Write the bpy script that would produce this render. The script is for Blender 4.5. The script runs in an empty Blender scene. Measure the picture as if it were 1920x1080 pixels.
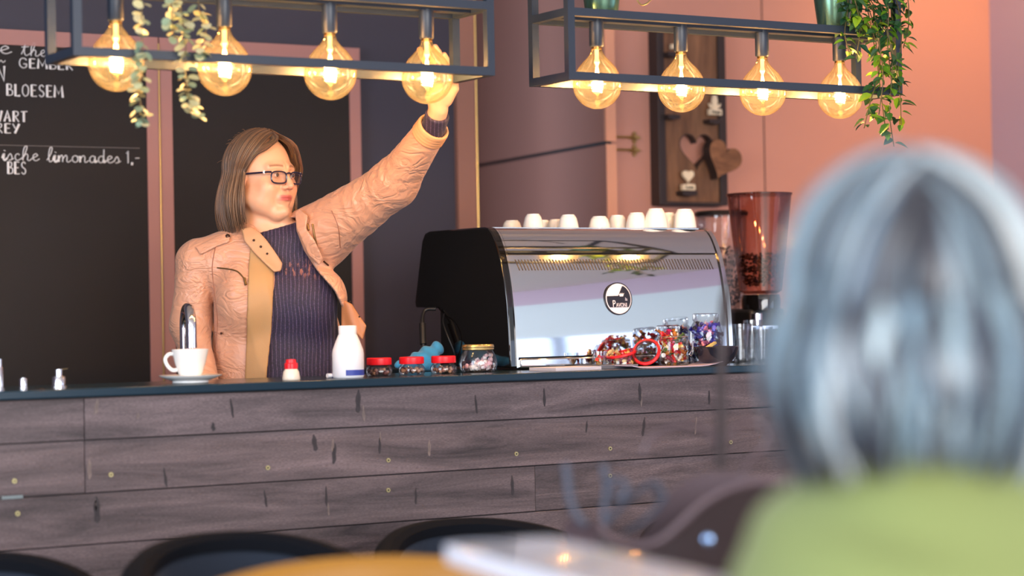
import bpy, bmesh, math, random
import numpy as np
from mathutils import Vector, Matrix
PI = math.pi
R = math.radians
random.seed(7)
SC = bpy.context.scene
COL = SC.collection

# ------------------------------------------------------------------ camera
CAM = np.array([0.0, 0.0, 1.25])
YAW, PITCH, ROLL, F = R(31), R(45/4000*57.2958), R(1.03), 4000.0
_f = np.array([math.sin(YAW)*math.cos(PITCH), math.cos(YAW)*math.cos(PITCH), math.sin(PITCH)])
_r0 = np.array([math.cos(YAW), -math.sin(YAW), 0.0])
_u0 = np.cross(_r0, _f)
_r = math.cos(ROLL)*_r0 - math.sin(ROLL)*_u0
_u = math.cos(ROLL)*_u0 + math.sin(ROLL)*_r0
cd = bpy.data.cameras.new('camera')
cam = bpy.data.objects.new('camera', cd); COL.objects.link(cam)
cd.lens = 75; cd.sensor_width = 36; cd.clip_start = 0.05; cd.clip_end = 60
cam.matrix_world = Matrix(((_r[0], _u[0], -_f[0], CAM[0]), (_r[1], _u[1], -_f[1], CAM[1]), (_r[2], _u[2], -_f[2], CAM[2]), (0, 0, 0, 1)))
cd.dof.use_dof = True; cd.dof.focus_distance = 5.72; cd.dof.aperture_fstop = 1.8
SC.camera = cam
vs = SC.view_settings
vs.view_transform = 'Standard'; vs.look = 'None'; vs.gamma = 1; vs.use_curve_mapping = False
vs.exposure = 0.50
SC.render.film_transparent = False
try:
    SC.cycles.max_bounces = 8; SC.cycles.transparent_max_bounces = 24; SC.cycles.sample_clamp_indirect = 6
    SC.cycles.caustics_reflective = False; SC.cycles.caustics_refractive = False
    SC.cycles.use_denoising = True
except Exception: pass

# ------------------------------------------------------------------ world and daylight
W = bpy.data.worlds.new('world'); SC.world = W; W.use_nodes = True
W.node_tree.nodes['Background'].inputs[0].default_value = (.62, .74, 1, 1)
W.node_tree.nodes['Background'].inputs[1].default_value = 2.2

def area(name, loc, size, power, color, direction):
    l = bpy.data.lights.new(name, 'AREA'); l.shape = 'RECTANGLE'; l.size, l.size_y = size
    l.energy = power; l.color = color
    o = bpy.data.objects.new(name, l); COL.objects.link(o); o.location = loc
    o.rotation_euler = Vector(direction).to_track_quat('-Z', 'Z').to_euler()
    return o
# daylight entering through the shop windows: street side (behind the camera), left side and right side
area('daylight_street_window', (1.3, -2.95, 1.75), (5.6, 2.3), 300, (1, .955, .90), (.25, 1, -.06))
area('daylight_left_window', (-2.45, 2.0, 1.75), (3.8, 2.1), 150, (.80, .90, 1), (1, .25, -.05))

def ray(px, py):
    d = _f + _r*((px-960)/F) + _u*((540-py)/F)
    return d
def atY(px, py, Y):
    d = ray(px, py); t = (Y-CAM[1])/d[1]
    return CAM + d*t
def atX(px, py, X):
    d = ray(px, py); t = (X-CAM[0])/d[0]
    return CAM + d*t
def atZ(px, py, Z):
    d = ray(px, py); t = (Z-CAM[2])/d[2]
    return CAM + d*t
def atD(px, py, D): return CAM + ray(px, py)*D

# ------------------------------------------------------------------ materials
def lin(c):
    return tuple(((x/255)/12.92 if x/255 <= .04045 else ((x/255+.055)/1.055)**2.4) for x in c) + (1,)
MC = {}
def nt(name):
    m = bpy.data.materials.new(name); m.use_nodes = True
    return m, m.node_tree, m.node_tree.nodes['Principled BSDF']
def mat(name, rgb, rough=.5, metal=0, bump=0, bscale=60, var=0, vscale=4, coat=0, sheen=0, stretch=(1,1,1), sss=0, emis=0, trans=0, alpha=1, spec=.5):
    if name in MC: return MC[name]
    m, t, p = nt(name)
    c = lin(rgb); p.inputs['Base Color'].default_value = c
    p.inputs['Roughness'].default_value = rough; p.inputs['Metallic'].default_value = metal
    p.inputs['Coat Weight'].default_value = coat; p.inputs['Sheen Weight'].default_value = sheen
    p.inputs['Transmission Weight'].default_value = trans; p.inputs['Specular IOR Level'].default_value = spec
    if sss: p.inputs['Subsurface Weight'].default_value = sss; p.inputs['Subsurface Radius'].default_value = (.02, .008, .004)
    if emis: p.inputs['Emission Color'].default_value = c; p.inputs['Emission Strength'].default_value = emis
    N, L = t.nodes, t.links
    if var or bump:
        tc = N.new('ShaderNodeTexCoord'); mp = N.new('ShaderNodeMapping'); mp.inputs['Scale'].default_value = stretch
        L.new(tc.outputs['Object'], mp.inputs[0])
    if var:
        n = N.new('ShaderNodeTexNoise'); n.inputs['Scale'].default_value = vscale; n.inputs['Detail'].default_value = 5
        L.new(mp.outputs[0], n.inputs['Vector'])
        mx = N.new('ShaderNodeMix'); mx.data_type = 'RGBA'
        mx.inputs[6].default_value = tuple(x*(1-var) for x in c[:3])+(1,); mx.inputs[7].default_value = tuple(min(1, x*(1+var)) for x in c[:3])+(1,)
        L.new(n.outputs[0], mx.inputs[0]); L.new(mx.outputs[2], p.inputs['Base Color'])
    if bump:
        n2 = N.new('ShaderNodeTexNoise'); n2.inputs['Scale'].default_value = bscale; n2.inputs['Detail'].default_value = 4
        L.new(mp.outputs[0], n2.inputs['Vector'])
        b = N.new('ShaderNodeBump'); b.inputs['Strength'].default_value = bump; b.inputs['Distance'].default_value = .004
        L.new(n2.outputs[0], b.inputs['Height']); L.new(b.outputs[0], p.inputs['Normal'])
    MC[name] = m
    return m
def glass(name, tint, edge, gloss=.12, rough=.03, trl=0):
    """thin clear glass: tinted transmission plus fresnel reflection"""
    if name in MC: return MC[name]
    m, t, p = nt(name); N, L = t.nodes, t.links; N.remove(p)
    out = N['Material Output']
    lw = N.new('ShaderNodeLayerWeight'); lw.inputs[0].default_value = .35
    mc = N.new('ShaderNodeMix'); mc.data_type = 'RGBA'; mc.inputs[6].default_value = tint+(1,); mc.inputs[7].default_value = edge+(1,)
    L.new(lw.outputs['Facing'], mc.inputs[0])
    tr = N.new('ShaderNodeBsdfTransparent'); L.new(mc.outputs[2], tr.inputs[0])
    gl = N.new('ShaderNodeBsdfGlossy'); gl.inputs['Roughness'].default_value = rough
    fr = N.new('ShaderNodeMath'); fr.operation = 'MULTIPLY_ADD'; fr.inputs[1].default_value = .55; fr.inputs[2].default_value = gloss*.4
    L.new(lw.outputs['Fresnel'], fr.inputs[0])
    mx = N.new('ShaderNodeMixShader'); L.new(fr.outputs[0], mx.inputs[0]); L.new(gl.outputs[0], mx.inputs[2])
    if trl:
        tl = N.new('ShaderNodeBsdfTranslucent'); L.new(mc.outputs[2], tl.inputs[0])
        m2 = N.new('ShaderNodeMixShader'); m2.inputs[0].default_value = trl
        L.new(tr.outputs[0], m2.inputs[1]); L.new(tl.outputs[0], m2.inputs[2]); L.new(m2.outputs[0], mx.inputs[1])
    else: L.new(tr.outputs[0], mx.inputs[1])
    L.new(mx.outputs[0], out.inputs[0]); MC[name] = m
    return m
def wood(name, dark, light, scale=(1, 8, 8), rough=.6, island=.3, knots=0, bump=.4, fine=0):
    if name in MC: return MC[name]
    m, t, p = nt(name); N, L = t.nodes, t.links
    tc = N.new('ShaderNodeTexCoord'); mp = N.new('ShaderNodeMapping'); mp.inputs['Scale'].default_value = scale
    L.new(tc.outputs['Object'], mp.inputs[0])
    geo = N.new('ShaderNodeNewGeometry')
    ad = N.new('ShaderNodeVectorMath'); ad.operation = 'ADD'
    sc = N.new('ShaderNodeVectorMath'); sc.operation = 'SCALE'; sc.inputs['Scale'].default_value = 37
    cmb = N.new('ShaderNodeCombineXYZ'); L.new(geo.outputs['Random Per Island'], cmb.inputs[0]); L.new(geo.outputs['Random Per Island'], cmb.inputs[2])
    L.new(cmb.outputs[0], sc.inputs[0]); L.new(mp.outputs[0], ad.inputs[0]); L.new(sc.outputs[0], ad.inputs[1])
    n = N.new('ShaderNodeTexNoise'); n.inputs['Scale'].default_value = 2.2; n.inputs['Detail'].default_value = 8; n.inputs['Roughness'].default_value = .65; n.inputs['Distortion'].default_value = .6
    L.new(ad.outputs[0], n.inputs['Vector'])
    cr = N.new('ShaderNodeValToRGB'); cr.color_ramp.elements[0].position = .3; cr.color_ramp.elements[1].position = .72
    cr.color_ramp.elements[0].color = lin(dark); cr.color_ramp.elements[1].color = lin(light)
    L.new(n.outputs[0], cr.inputs[0])
    hs = N.new('ShaderNodeHueSaturation'); ma = N.new('ShaderNodeMath'); ma.operation = 'MULTIPLY_ADD'
    ma.inputs[1].default_value = island; ma.inputs[2].default_value = 1-island/2
    L.new(geo.outputs['Random Per Island'], ma.inputs[0]); L.new(ma.outputs[0], hs.inputs['Value']); L.new(cr.outputs[0], hs.inputs['Color'])
    last = hs.outputs[0]
    if knots:
        mk = N.new('ShaderNodeMapping'); mk.inputs['Scale'].default_value = (5.0, 0, 4.4); L.new(tc.outputs['Object'], mk.inputs[0])
        wn = N.new('ShaderNodeTexNoise'); wn.inputs['Scale'].default_value = 30; wm = N.new('ShaderNodeVectorMath'); wm.operation = 'MULTIPLY_ADD'
        wm.inputs[1].default_value = (.12, 0, .12); L.new(tc.outputs['Object'], wn.inputs['Vector']); L.new(wn.outputs[1], wm.inputs[0]); L.new(mk.outputs[0], wm.inputs[2])
        v = N.new('ShaderNodeTexVoronoi'); v.inputs['Scale'].default_value = 1; L.new(wm.outputs[0], v.inputs['Vector'])
        r2 = N.new('ShaderNodeValToRGB'); r2.color_ramp.elements[0].position = .05; r2.color_ramp.elements[1].position = .17
        r2.color_ramp.elements[0].color = (.32, .32, .34, 1); r2.color_ramp.elements[1].color = (1, 1, 1, 1)
        e = r2.color_ramp.elements.new(.02); e.color = (1.5, 1.35, 1.2, 1)
        L.new(v.outputs['Distance'], r2.inputs[0])
        mu = N.new('ShaderNodeMix'); mu.data_type = 'RGBA'; mu.blend_type = 'MULTIPLY'; mu.inputs[0].default_value = 1
        L.new(last, mu.inputs[6]); L.new(r2.outputs[0], mu.inputs[7]); last = mu.outputs[2]
    if fine:
        mf = N.new('ShaderNodeMapping'); mf.inputs['Scale'].default_value = (60, 60, 420); L.new(tc.outputs['Object'], mf.inputs[0])
        nf = N.new('ShaderNodeTexNoise'); nf.inputs['Scale'].default_value = 2; nf.inputs['Detail'].default_value = 3; L.new(mf.outputs[0], nf.inputs['Vector'])
        rf = N.new('ShaderNodeMapRange'); rf.inputs[1].default_value = .35; rf.inputs[2].default_value = .7; rf.inputs[3].default_value = 1-fine; rf.inputs[4].default_value = 1+fine*1.3
        L.new(nf.outputs[0], rf.inputs[0])
        h2 = N.new('ShaderNodeHueSaturation'); L.new(rf.outputs[0], h2.inputs['Value']); L.new(last, h2.inputs['Color']); last = h2.outputs[0]
    L.new(last, p.inputs['Base Color']); p.inputs['Roughness'].default_value = rough
    b = N.new('ShaderNodeBump'); b.inputs['Strength'].default_value = bump; b.inputs['Distance'].default_value = .003
    L.new(n.outputs[0], b.inputs['Height']); L.new(b.outputs[0], p.inputs['Normal'])
    MC[name] = m
    return m
def vcol(name, rough=.5, sheen=0, sss=0, metal=0, bump=0, bscale=80, stretch=(1,1,1), aniso=0):
    if name in MC: return MC[name]
    m = mat(name, (200, 200, 200), rough, metal, bump, bscale, sheen=sheen, sss=sss, stretch=stretch)
    a = m.node_tree.nodes.new('ShaderNodeAttribute'); a.attribute_name = 'Col'
    m.node_tree.links.new(a.outputs['Color'], m.node_tree.nodes['Principled BSDF'].inputs['Base Color'])
    if sss: pass
    return m
chrome = mat('chrome', (225, 225, 228), .07, 1)
steel = mat('brushed_steel', (205, 203, 200), .22, 1)
black_metal = mat('matte_dark_metal', (38, 48, 62), .42, .0, spec=.6)
black_gloss = mat('gloss_black', (14, 12, 12), .06, coat=.5)
black_matte = mat('black_plastic', (20, 20, 22), .45)
white_china = mat('white_china', (238, 236, 232), .16, coat=.4)
brass = mat('antique_brass', (180, 150, 95), .32, 1)
gold_lid = mat('gold_tin', (214, 190, 130), .25, .9)
red_plastic = mat('red_plastic', (222, 22, 34), .35)
clear = glass('clear_glass', (.96, .97, .98), (.72, .76, .80))
amber = glass('amber_bulb_glass', (1, .89, .66), (.95, .68, .34), gloss=.10, trl=.022)

# ------------------------------------------------------------------ mesh helpers
class MB:
    def __init__(s): s.v, s.f, s.c = [], [], []
    def add(s, v, f, c=None):
        b = len(s.v); s.v += [tuple(map(float, p)) for p in v]; s.f += [tuple(b+i for i in q) for q in f]
        s.c += [c or (.8, .8, .8)]*len(v)
        return s
    def box(s, lo, hi, c=None):
        x0, y0, z0 = lo; x1, y1, z1 = hi
        return s.add([(x0,y0,z0),(x1,y0,z0),(x1,y1,z0),(x0,y1,z0),(x0,y0,z1),(x1,y0,z1),(x1,y1,z1),(x0,y1,z1)],
              [(0,3,2,1),(4,5,6,7),(0,1,5,4),(1,2,6,5),(2,3,7,6),(3,0,4,7)], c)
    def tube(s, pts, r, n=10, c=None, caps=True, flat=1, closed=False):
        pts = [np.array(p, float) for p in pts]; m = len(pts)
        rr = r if hasattr(r, '__len__') else [r]*m
        T = []
        for i in range(m):
            a = pts[(i-1) % m] if closed else pts[max(i-1, 0)]; b = pts[(i+1) % m] if closed else pts[min(i+1, m-1)]
            t = b-a; L = np.linalg.norm(t); T.append(t/L if L > 1e-9 else np.array([0, 0, 1.]))
        ref = np.array([0, 0, 1.]) if abs(T[0][2]) < .9 else np.array([0, 1., 0])
        N0 = np.cross(T[0], ref); N0 /= np.linalg.norm(N0); V = []
        for i in range(m):
            N0 = N0 - T[i]*np.dot(N0, T[i]); N0 /= max(np.linalg.norm(N0), 1e-9); B = np.cross(T[i], N0)
            for k in range(n):
                a = 2*PI*k/n; V.append(pts[i] + rr[i]*(math.cos(a)*N0 + flat*math.sin(a)*B))
        Fs = []
        for i in range(m if closed else m-1):
            j = (i+1) % m
            for k in range(n):
                k2 = (k+1) % n; Fs.append((i*n+k, i*n+k2, j*n+k2, j*n+k))
        if caps and not closed: Fs += [tuple(range(n))[::-1], tuple((m-1)*n+k for k in range(n))]
        return s.add(V, Fs, c)
    def lathe(s, prof, n=32, c=None, o=(0, 0, 0), sx=1, sy=1, caps=True):
        V, Fs = [], []; m = len(prof)
        for r, z in prof:
            for k in range(n):
                a = 2*PI*k/n; V.append((o[0]+r*math.cos(a)*sx, o[1]+r*math.sin(a)*sy, o[2]+z))
        for i in range(m-1):
            for k in range(n):
                k2 = (k+1) % n; Fs.append((i*n+k, i*n+k2, (i+1)*n+k2, (i+1)*n+k))
        if caps:
            if prof[0][0] > 1e-5: Fs.append(tuple(range(n))[::-1])
            if prof[-1][0] > 1e-5: Fs.append(tuple((m-1)*n+k for k in range(n)))
        return s.add(V, Fs, c)
    def prism(s, poly, y0, y1, c=None, ax=1):
        """polygon in the plane across axis ax, extruded from y0 to y1"""
        n = len(poly)
        def P(a, b, t): return {1: (a, t, b), 0: (t, a, b), 2: (a, b, t)}[ax]
        V = [P(a, b, y0) for a, b in poly] + [P(a, b, y1) for a, b in poly]
        Fs = [tuple(range(n)), tuple(range(2*n-1, n-1, -1))] + [(i, n+i, n+(i+1) % n, (i+1) % n) for i in range(n)]
        return s.add(V, Fs, c)
    def sphere(s, o, r, n=16, c=None):
        r = r if hasattr(r, '__len__') else (r, r, r); V = []; Fs = []; m = n//2
        for i in range(m+1):
            t = PI*i/m
            for k in range(n):
                a = 2*PI*k/n; V.append((o[0]+r[0]*math.sin(t)*math.cos(a), o[1]+r[1]*math.sin(t)*math.sin(a), o[2]-r[2]*math.cos(t)))
        for i in range(m):
            for k in range(n):
                k2 = (k+1) % n; Fs.append((i*n+k, i*n+k2, (i+1)*n+k2, (i+1)*n+k))
        return s.add(V, Fs, c)
    def build(s, name, m, parent=None, bevel=0, smooth=True, clean=True, loc=None, seg=2):
        me = bpy.data.meshes.new(name); me.from_pydata(s.v, [], s.f)
        if any(c != (.8, .8, .8) for c in s.c):
            at = me.color_attributes.new('Col', 'FLOAT_COLOR', 'POINT')
            at.data.foreach_set('color', [x for c in s.c for x in (c[0], c[1], c[2], 1)])
        bm = bmesh.new(); bm.from_mesh(me)
        if clean: bmesh.ops.remove_doubles(bm, verts=bm.verts, dist=1e-6)
        bmesh.ops.recalc_face_normals(bm, faces=bm.faces)
        bm.to_mesh(me); bm.free()
        o = bpy.data.objects.new(name, me); COL.objects.link(o)
        me.materials.append(m)
        if smooth:
            me.polygons.foreach_set('use_smooth', [True]*len(me.polygons))
            try: me.set_sharp_from_angle(angle=R(38))
            except Exception: pass
        if parent is not None: o.parent = parent
        if loc is not None: o.location = loc
        if bevel:
            b = o.modifiers.new('bevel', 'BEVEL'); b.width = bevel; b.segments = seg; b.limit_method = 'ANGLE'
        return o
def tag(o, label=None, cat=None, group=None, kind=None):
    if label: o['label'] = label
    if cat: o['category'] = cat
    if group: o['group'] = group
    if kind: o['kind'] = kind
    return o
def thing(name, label, cat, loc=(0, 0, 0), rz=0, group=None):
    o = bpy.data.objects.new(name, None); COL.objects.link(o); o.empty_display_size = .05
    o.location = tuple(map(float, loc)); o.rotation_euler = (0, 0, rz)
    return tag(o, label, cat, group)
def copy_tree(o, loc=None, parent=None):
    c = o.copy(); COL.objects.link(c)
    if parent is not None: c.parent = parent
    if loc is not None: c.location = tuple(map(float, loc))
    for ch in [x for x in o.children]: copy_tree(ch, None, c)
    return c
def struct(o, label=None): o['kind'] = 'structure'; return o
def spl(P, n=6, closed=False):
    """Catmull-Rom through points"""
    P = [np.array(p, float) for p in P]; out = []; m = len(P)
    for i in range(m if closed else m-1):
        p0 = P[(i-1) % m] if (closed or i > 0) else 2*P[0]-P[1]
        p1 = P[i]; p2 = P[(i+1) % m]
        p3 = P[(i+2) % m] if (closed or i+2 < m) else 2*P[-1]-P[-2]
        for k in range(n):
            t = k/n
            out.append(.5*(2*p1+(p2-p0)*t+(2*p0-5*p1+4*p2-p3)*t*t+(3*p1-p0-3*p2+p3)*t**3))
    if not closed: out.append(P[-1])
    return out

# ---- signed distance modelling (numpy), meshed with surface nets
def roundcone(p, a, b, r1, r2):
    a = np.array(a, np.float32); b = np.array(b, np.float32); ba = b-a; l2 = float(ba@ba)
    h = ((p[0]-a[0])*ba[0]+(p[1]-a[1])*ba[1]+(p[2]-a[2])*ba[2])/l2
    h = np.clip(h, 0, 1)
    dx = p[0]-a[0]-h*ba[0]; dy = p[1]-a[1]-h*ba[1]; dz = p[2]-a[2]-h*ba[2]
    return np.sqrt(dx*dx+dy*dy+dz*dz) - (r1+(r2-r1)*h)
def ell(p, c, r):
    x = (p[0]-c[0])/r[0]; y = (p[1]-c[1])/r[1]; z = (p[2]-c[2])/r[2]
    k = np.sqrt(x*x+y*y+z*z)
    return (k-1)*min(r)*.9 + 0*k if False else k*(k-1)/np.maximum(np.sqrt((x/r[0])**2+(y/r[1])**2+(z/r[2])**2), 1e-6)
def smin(a, b, k):
    h = np.clip(.5+.5*(b-a)/k, 0, 1)
    return b+(a-b)*h-k*h*(1-h)
def smax(a, b, k): return -smin(-a, -b, k)
def poly_sd(x, z, P):
    """signed distance to a 2D polygon (negative inside)"""
    P = np.array(P, np.float32); n = len(P); d = np.full(x.shape, 1e9, np.float32); ins = np.zeros(x.shape, bool)
    for i in range(n):
        a = P[i]; b = P[(i+1) % n]; e = b-a
        wx = x-a[0]; wz = z-a[1]; t = np.clip((wx*e[0]+wz*e[1])/float(e@e+1e-12), 0, 1)
        dx = wx-t*e[0]; dz = wz-t*e[1]; d = np.minimum(d, dx*dx+dz*dz)
        c = ((a[1] > z) != (b[1] > z)); xi = (b[0]-a[0])*(z-a[1])/((b[1]-a[1]) if abs(b[1]-a[1]) > 1e-9 else 1e-9)+a[0]
        ins ^= (c & (x < xi))
    d = np.sqrt(d)
    return np.where(ins, -d, d)
def surfnet(f, lo, hi, h):
    lo = np.array(lo, np.float32); hi = np.array(hi, np.float32); n = np.ceil((hi-lo)/h).astype(int)+1
    ax = [lo[i]+h*np.arange(n[i], dtype=np.float32) for i in range(3)]
    D = np.empty(n, np.float32); st = 24
    for i in range(0, n[0], st):
        g = np.meshgrid(ax[0][i:i+st], ax[1], ax[2], indexing='ij')
        D[i:i+st] = f(g)
    nc = n-1; N = int(nc.prod())
    acc = np.zeros((3, N)); cnt = np.zeros(N); quads = []
    for a in range(3):
        sl0 = [slice(None)]*3; sl1 = [slice(None)]*3; sl0[a] = slice(0, -1); sl1[a] = slice(1, None)
        A, B = D[tuple(sl0)], D[tuple(sl1)]
        idx = np.nonzero((A < 0) != (B < 0)); va = A[idx]; vb = B[idx]; t = va/(va-vb)
        pos = [lo[i]+h*(idx[i]+(t if i == a else 0)) for i in range(3)]
        b, c = (a+1) % 3, (a+2) % 3; cells = []; ok = np.ones(len(t), bool)
        for db, dc in ((-1, -1), (0, -1), (0, 0), (-1, 0)):
            ci = [idx[0].copy(), idx[1].copy(), idx[2].copy()]; ci[b] = ci[b]+db; ci[c] = ci[c]+dc
            good = (ci[b] >= 0) & (ci[c] >= 0) & (ci[b] < nc[b]) & (ci[c] < nc[c]); ok &= good
            li = (ci[0]*nc[1]+ci[1])*nc[2]+ci[2]; cells.append(li)
            g = li[good]; cnt += np.bincount(g, minlength=N)[:N]
            for q in range(3): acc[q] += np.bincount(g, weights=pos[q][good], minlength=N)[:N]
        Q = np.stack(cells, 1)[ok]; fl = (va < 0)[ok]
        Q[~fl] = Q[~fl][:, ::-1]; quads.append(Q)
    Q = np.concatenate(quads); used = np.nonzero(cnt > 0)[0]
    mp = np.full(N, -1); mp[used] = np.arange(len(used))
    V = (acc[:, used]/cnt[used]).T
    return V.astype(np.float32), mp[Q]
def npmesh(name, V, Q, m, parent=None, col=None):
    me = bpy.data.meshes.new(name)
    me.vertices.add(len(V)); me.vertices.foreach_set('co', V.ravel())
    k = Q.shape[1]
    me.loops.add(Q.size); me.loops.foreach_set('vertex_index', Q.ravel().astype(np.int32))
    me.polygons.add(len(Q)); me.polygons.foreach_set('loop_start', np.arange(0, Q.size, k, dtype=np.int32))
    me.polygons.foreach_set('loop_total', np.full(len(Q), k, np.int32))
    me.update(calc_edges=True); me.validate()
    me.polygons.foreach_set('use_smooth', np.ones(len(me.polygons), bool))
    if col is not None:
        at = me.color_attributes.new('Col', 'FLOAT_COLOR', 'POINT')
        at.data.foreach_set('color', np.concatenate([col, np.ones((len(V), 1))], 1).astype(np.float32).ravel())
    o = bpy.data.objects.new(name, me); COL.objects.link(o); me.materials.append(m)
    if parent is not None: o.parent = parent
    return o
def sdf_obj(name, f, lo, hi, h, m, parent=None, col=None):
    V, Q = surfnet(f, lo, hi, h)
    return npmesh(name, V, Q, m, parent, col(V) if col else None)
def snoise(p, s, seed=0):
    a = seed*1.7
    x, y, z = p[0]*s, p[1]*s, p[2]*s
    return (np.sin(x+1.3*np.sin(y*1.1+a)+a)*np.cos(z*.9+1.1*np.sin(x*.7+2*a)) + .5*np.sin(2.1*y+1.7*z+a*3+np.sin(1.9*x))*np.cos(1.8*x-a))/1.5

# ================================================================== ROOM
YB, YH, XR, XL, YN, ZC = 6.40, 6.10, 5.84, -2.5, -3.0, 3.1
ZT = 1.093          # bar top height
pink = mat('dusty_pink_paint', (194, 140, 124), .55, bump=.05, bscale=300, var=.03)
pink_shaded = mat('dusty_pink_paint_shaded', (152, 106, 90), .5, bump=.05, bscale=300, var=.03)  # same pink darkened: the shade around the passage is put into this colour
navy = mat('navy_wall_paint', (54, 52, 66), .6, bump=.08, bscale=260, var=.05)
lav = mat('lavender_wall_paint', (176, 160, 180), .7, bump=.04, bscale=200)
ceil_m = mat('ceiling_white', (226, 224, 222), .8)
floor_m = wood('floor_oak', (96, 74, 56), (140, 112, 86), (1, 7, 1), .5, .25)
def bxo(name, lo, hi, m, parent=None, bevel=0): return MB().box(lo, hi).build(name, m, parent, bevel, smooth=False)
struct(bxo('floor', (XL-.2, YN-.2, -.1), (XR+.2, 7.6, 0), floor_m))
struct(bxo('ceiling', (XL-.2, YN-.2, ZC), (XR+.2, 7.6, ZC+.1), ceil_m))
x_end = atY(853, 300, YB)[0]
struct(bxo('wall_back', (XL-.2, YB, 0), (x_end, YB+.15, ZC), navy))
x_cor = atY(1137, 300, YH)[0]
struct(bxo('wall_back_right', (x_cor+.02, YH, 0), (XR+.2, YH+.15, ZC), pink))
struct(bxo('wall_recess', (x_end-.3, 7.4, 0), (x_cor+.25, 7.55, ZC), pink_shaded))
# left and street walls with window openings, right wall with a low window band
def wall_holes(name, axis, c0, c1, lo, hi, holes, m):
    mb = MB()
    def bb(a0, a1, z0, z1):
        if a1-a0 < 1e-4 or z1-z0 < 1e-4: return
        if axis == 'x': mb.box((c0, a0, z0), (c1, a1, z1))
        else: mb.box((a0, c0, z0), (a1, c1, z1))
    cur = lo
    for (a0, a1, z0, z1) in holes:
        bb(cur, a0, 0, ZC); bb(a0, a1, 0, z0); bb(a0, a1, z1, ZC); cur = a1
    bb(cur, hi, 0, ZC)
    return struct(mb.build(name, m, smooth=False, clean=False))
wall_holes('wall_left', 'x', XL-.15, XL, YN-.2, 7.6, [(.1, 3.9, .7, 2.8)], lav)
wall_holes('wall_street', 'y', YN-.15, YN, XL-.2, XR+.2, [(-1.5, 4.1, .6, 2.9)], lav)
wall_holes('wall_right', 'x', XR, XR+.15, YN-.2, 7.6, [(-.7, 2.9, .9, 2.45)], lav)
winf = mat('window_frame_grey', (70, 74, 82), .5)
def window(n, axis, c, a0, a1, z0, z1, k):
    mb = MB(); w = .03
    def bb(p0, p1, q0, q1):
        if axis == 'x': mb.box((c-.03, p0, q0), (c+.03, p1, q1))
        else: mb.box((p0, c-.03, q0), (p1, c+.03, q1))
    bb(a0, a1, z0, z0+2*w); bb(a0, a1, z1-2*w, z1)
    for i in range(k+1):
        x = a0+(a1-a0)*i/k; bb(max(a0, x-w), min(a1, x+w), z0+2*w, z1-2*w)
    struct(mb.build('window_%d' % n, winf, smooth=False, clean=False))
window(1, 'y', YN-.08, -1.5, 4.1, .6, 2.9, 4)
window(2, 'x', XL-.08, .1, 3.9, .7, 2.8, 3)
window(3, 'x', XR+.08, -.7, 2.9, .9, 2.45, 3)
bl = bxo('added_blind', (XR-.02, -.68, 1.58), (XR-.005, 2.88, 2.52), mat('added_blind_fabric', (196, 212, 220), .8))  # invented blind, added for the blue-grey band mirrored in the coffee machine
tag(bl, 'added pale blue roller blind, itself unseen, shaping the reflection in the coffee machine', 'blind')

# closet doors with chalkboards on the back wall
chalk = mat('chalkboard_black', (28, 21, 20), .75, var=.12, vscale=6)
hingem = brass
frame_pink = mat('door_frame_pink', (174, 122, 114), .5)
z_top = atY(300, 74, YB)[2]
def X_(px): return atY(px, 400, YB)[0]
doors = [(X_(291)-.70, X_(291)), (X_(294), X_(668))]
for i, (a, b) in enumerate(doors):
    mb = MB(); st = .040
    mb.box((a, YB-.045, .02), (a+st, YB-.002, z_top)); mb.box((b-st, YB-.045, .02), (b, YB-.002, z_top))
    mb.box((a+st, YB-.045, z_top-.047), (b-st, YB-.002, z_top)); mb.box((a+st, YB-.045, .02), (b-st, YB-.002, .85))
    d = struct(mb.build('door_%d' % (i+1), frame_pink, smooth=False, clean=False))
    MB().box((a+st, YB-.040, .85), (b-st, YB-.004, z_top-.047)).build('chalkboard', chalk, d, smooth=False)
    if i == 0:
        door1 = d
        hm = MB()
        hm.tube([(b+.001, YB-.048, .03), (b+.001, YB-.048, z_top-.02)], .0025, 8)
        hm.build('hinge', brass, d)
# stable door in the passage: two leaves edge-on with a gap, seen obliquely
near = np.array([x_cor-.02, YH-.03]); far = np.array([x_cor+.14, 7.36])
zg_n = atX(1133, 267, near[0])
dv = (far-near)/np.linalg.norm(far-near); nv = np.array([-dv[1], dv[0]])
def leaf(z0, z1, off, name, parent=None):
    A = near+nv*off; B = far+nv*off; C = B-nv*.04; D = A-nv*.04
    pts = [tuple(A), tuple(B), tuple(C), tuple(D)]
    return MB().prism(pts, z0, z1, ax=2).build(name, pink_shaded, parent, smooth=False, bevel=.002)
zg = atY(1133, 268, near[1])[2]
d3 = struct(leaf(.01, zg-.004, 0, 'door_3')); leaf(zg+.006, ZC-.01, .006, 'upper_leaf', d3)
e_m = mat('door_edge_lit', (222, 160, 130), .5)  # leaf edge coloured brighter, standing in for the orange light falling on it
MB().box((x_cor-.022, YH-.036, .01), (x_cor+.018, YH-.031, zg-.004)).build('door_edge', e_m, d3, smooth=False)
MB().box((x_cor-.022, YH-.036, zg+.006), (x_cor+.018, YH-.031, ZC-.01)).build('door_edge', e_m, d3, smooth=False)
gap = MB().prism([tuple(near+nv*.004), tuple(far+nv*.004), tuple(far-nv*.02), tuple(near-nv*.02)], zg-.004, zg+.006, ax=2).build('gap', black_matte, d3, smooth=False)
# jamb at the end of the navy wall with its piano hinge
struct(bxo('trim_1', (x_end, YB-.02, 0), (x_end+.075, YB+.15, ZC), pink_shaded))
hg = MB().tube([(x_end+.076, YB-.022, .1), (x_end+.076, YB-.022, ZC-.05)], .003, 8).build('hinge', brass); struct(hg); hg.name = 'trim_2'
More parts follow.
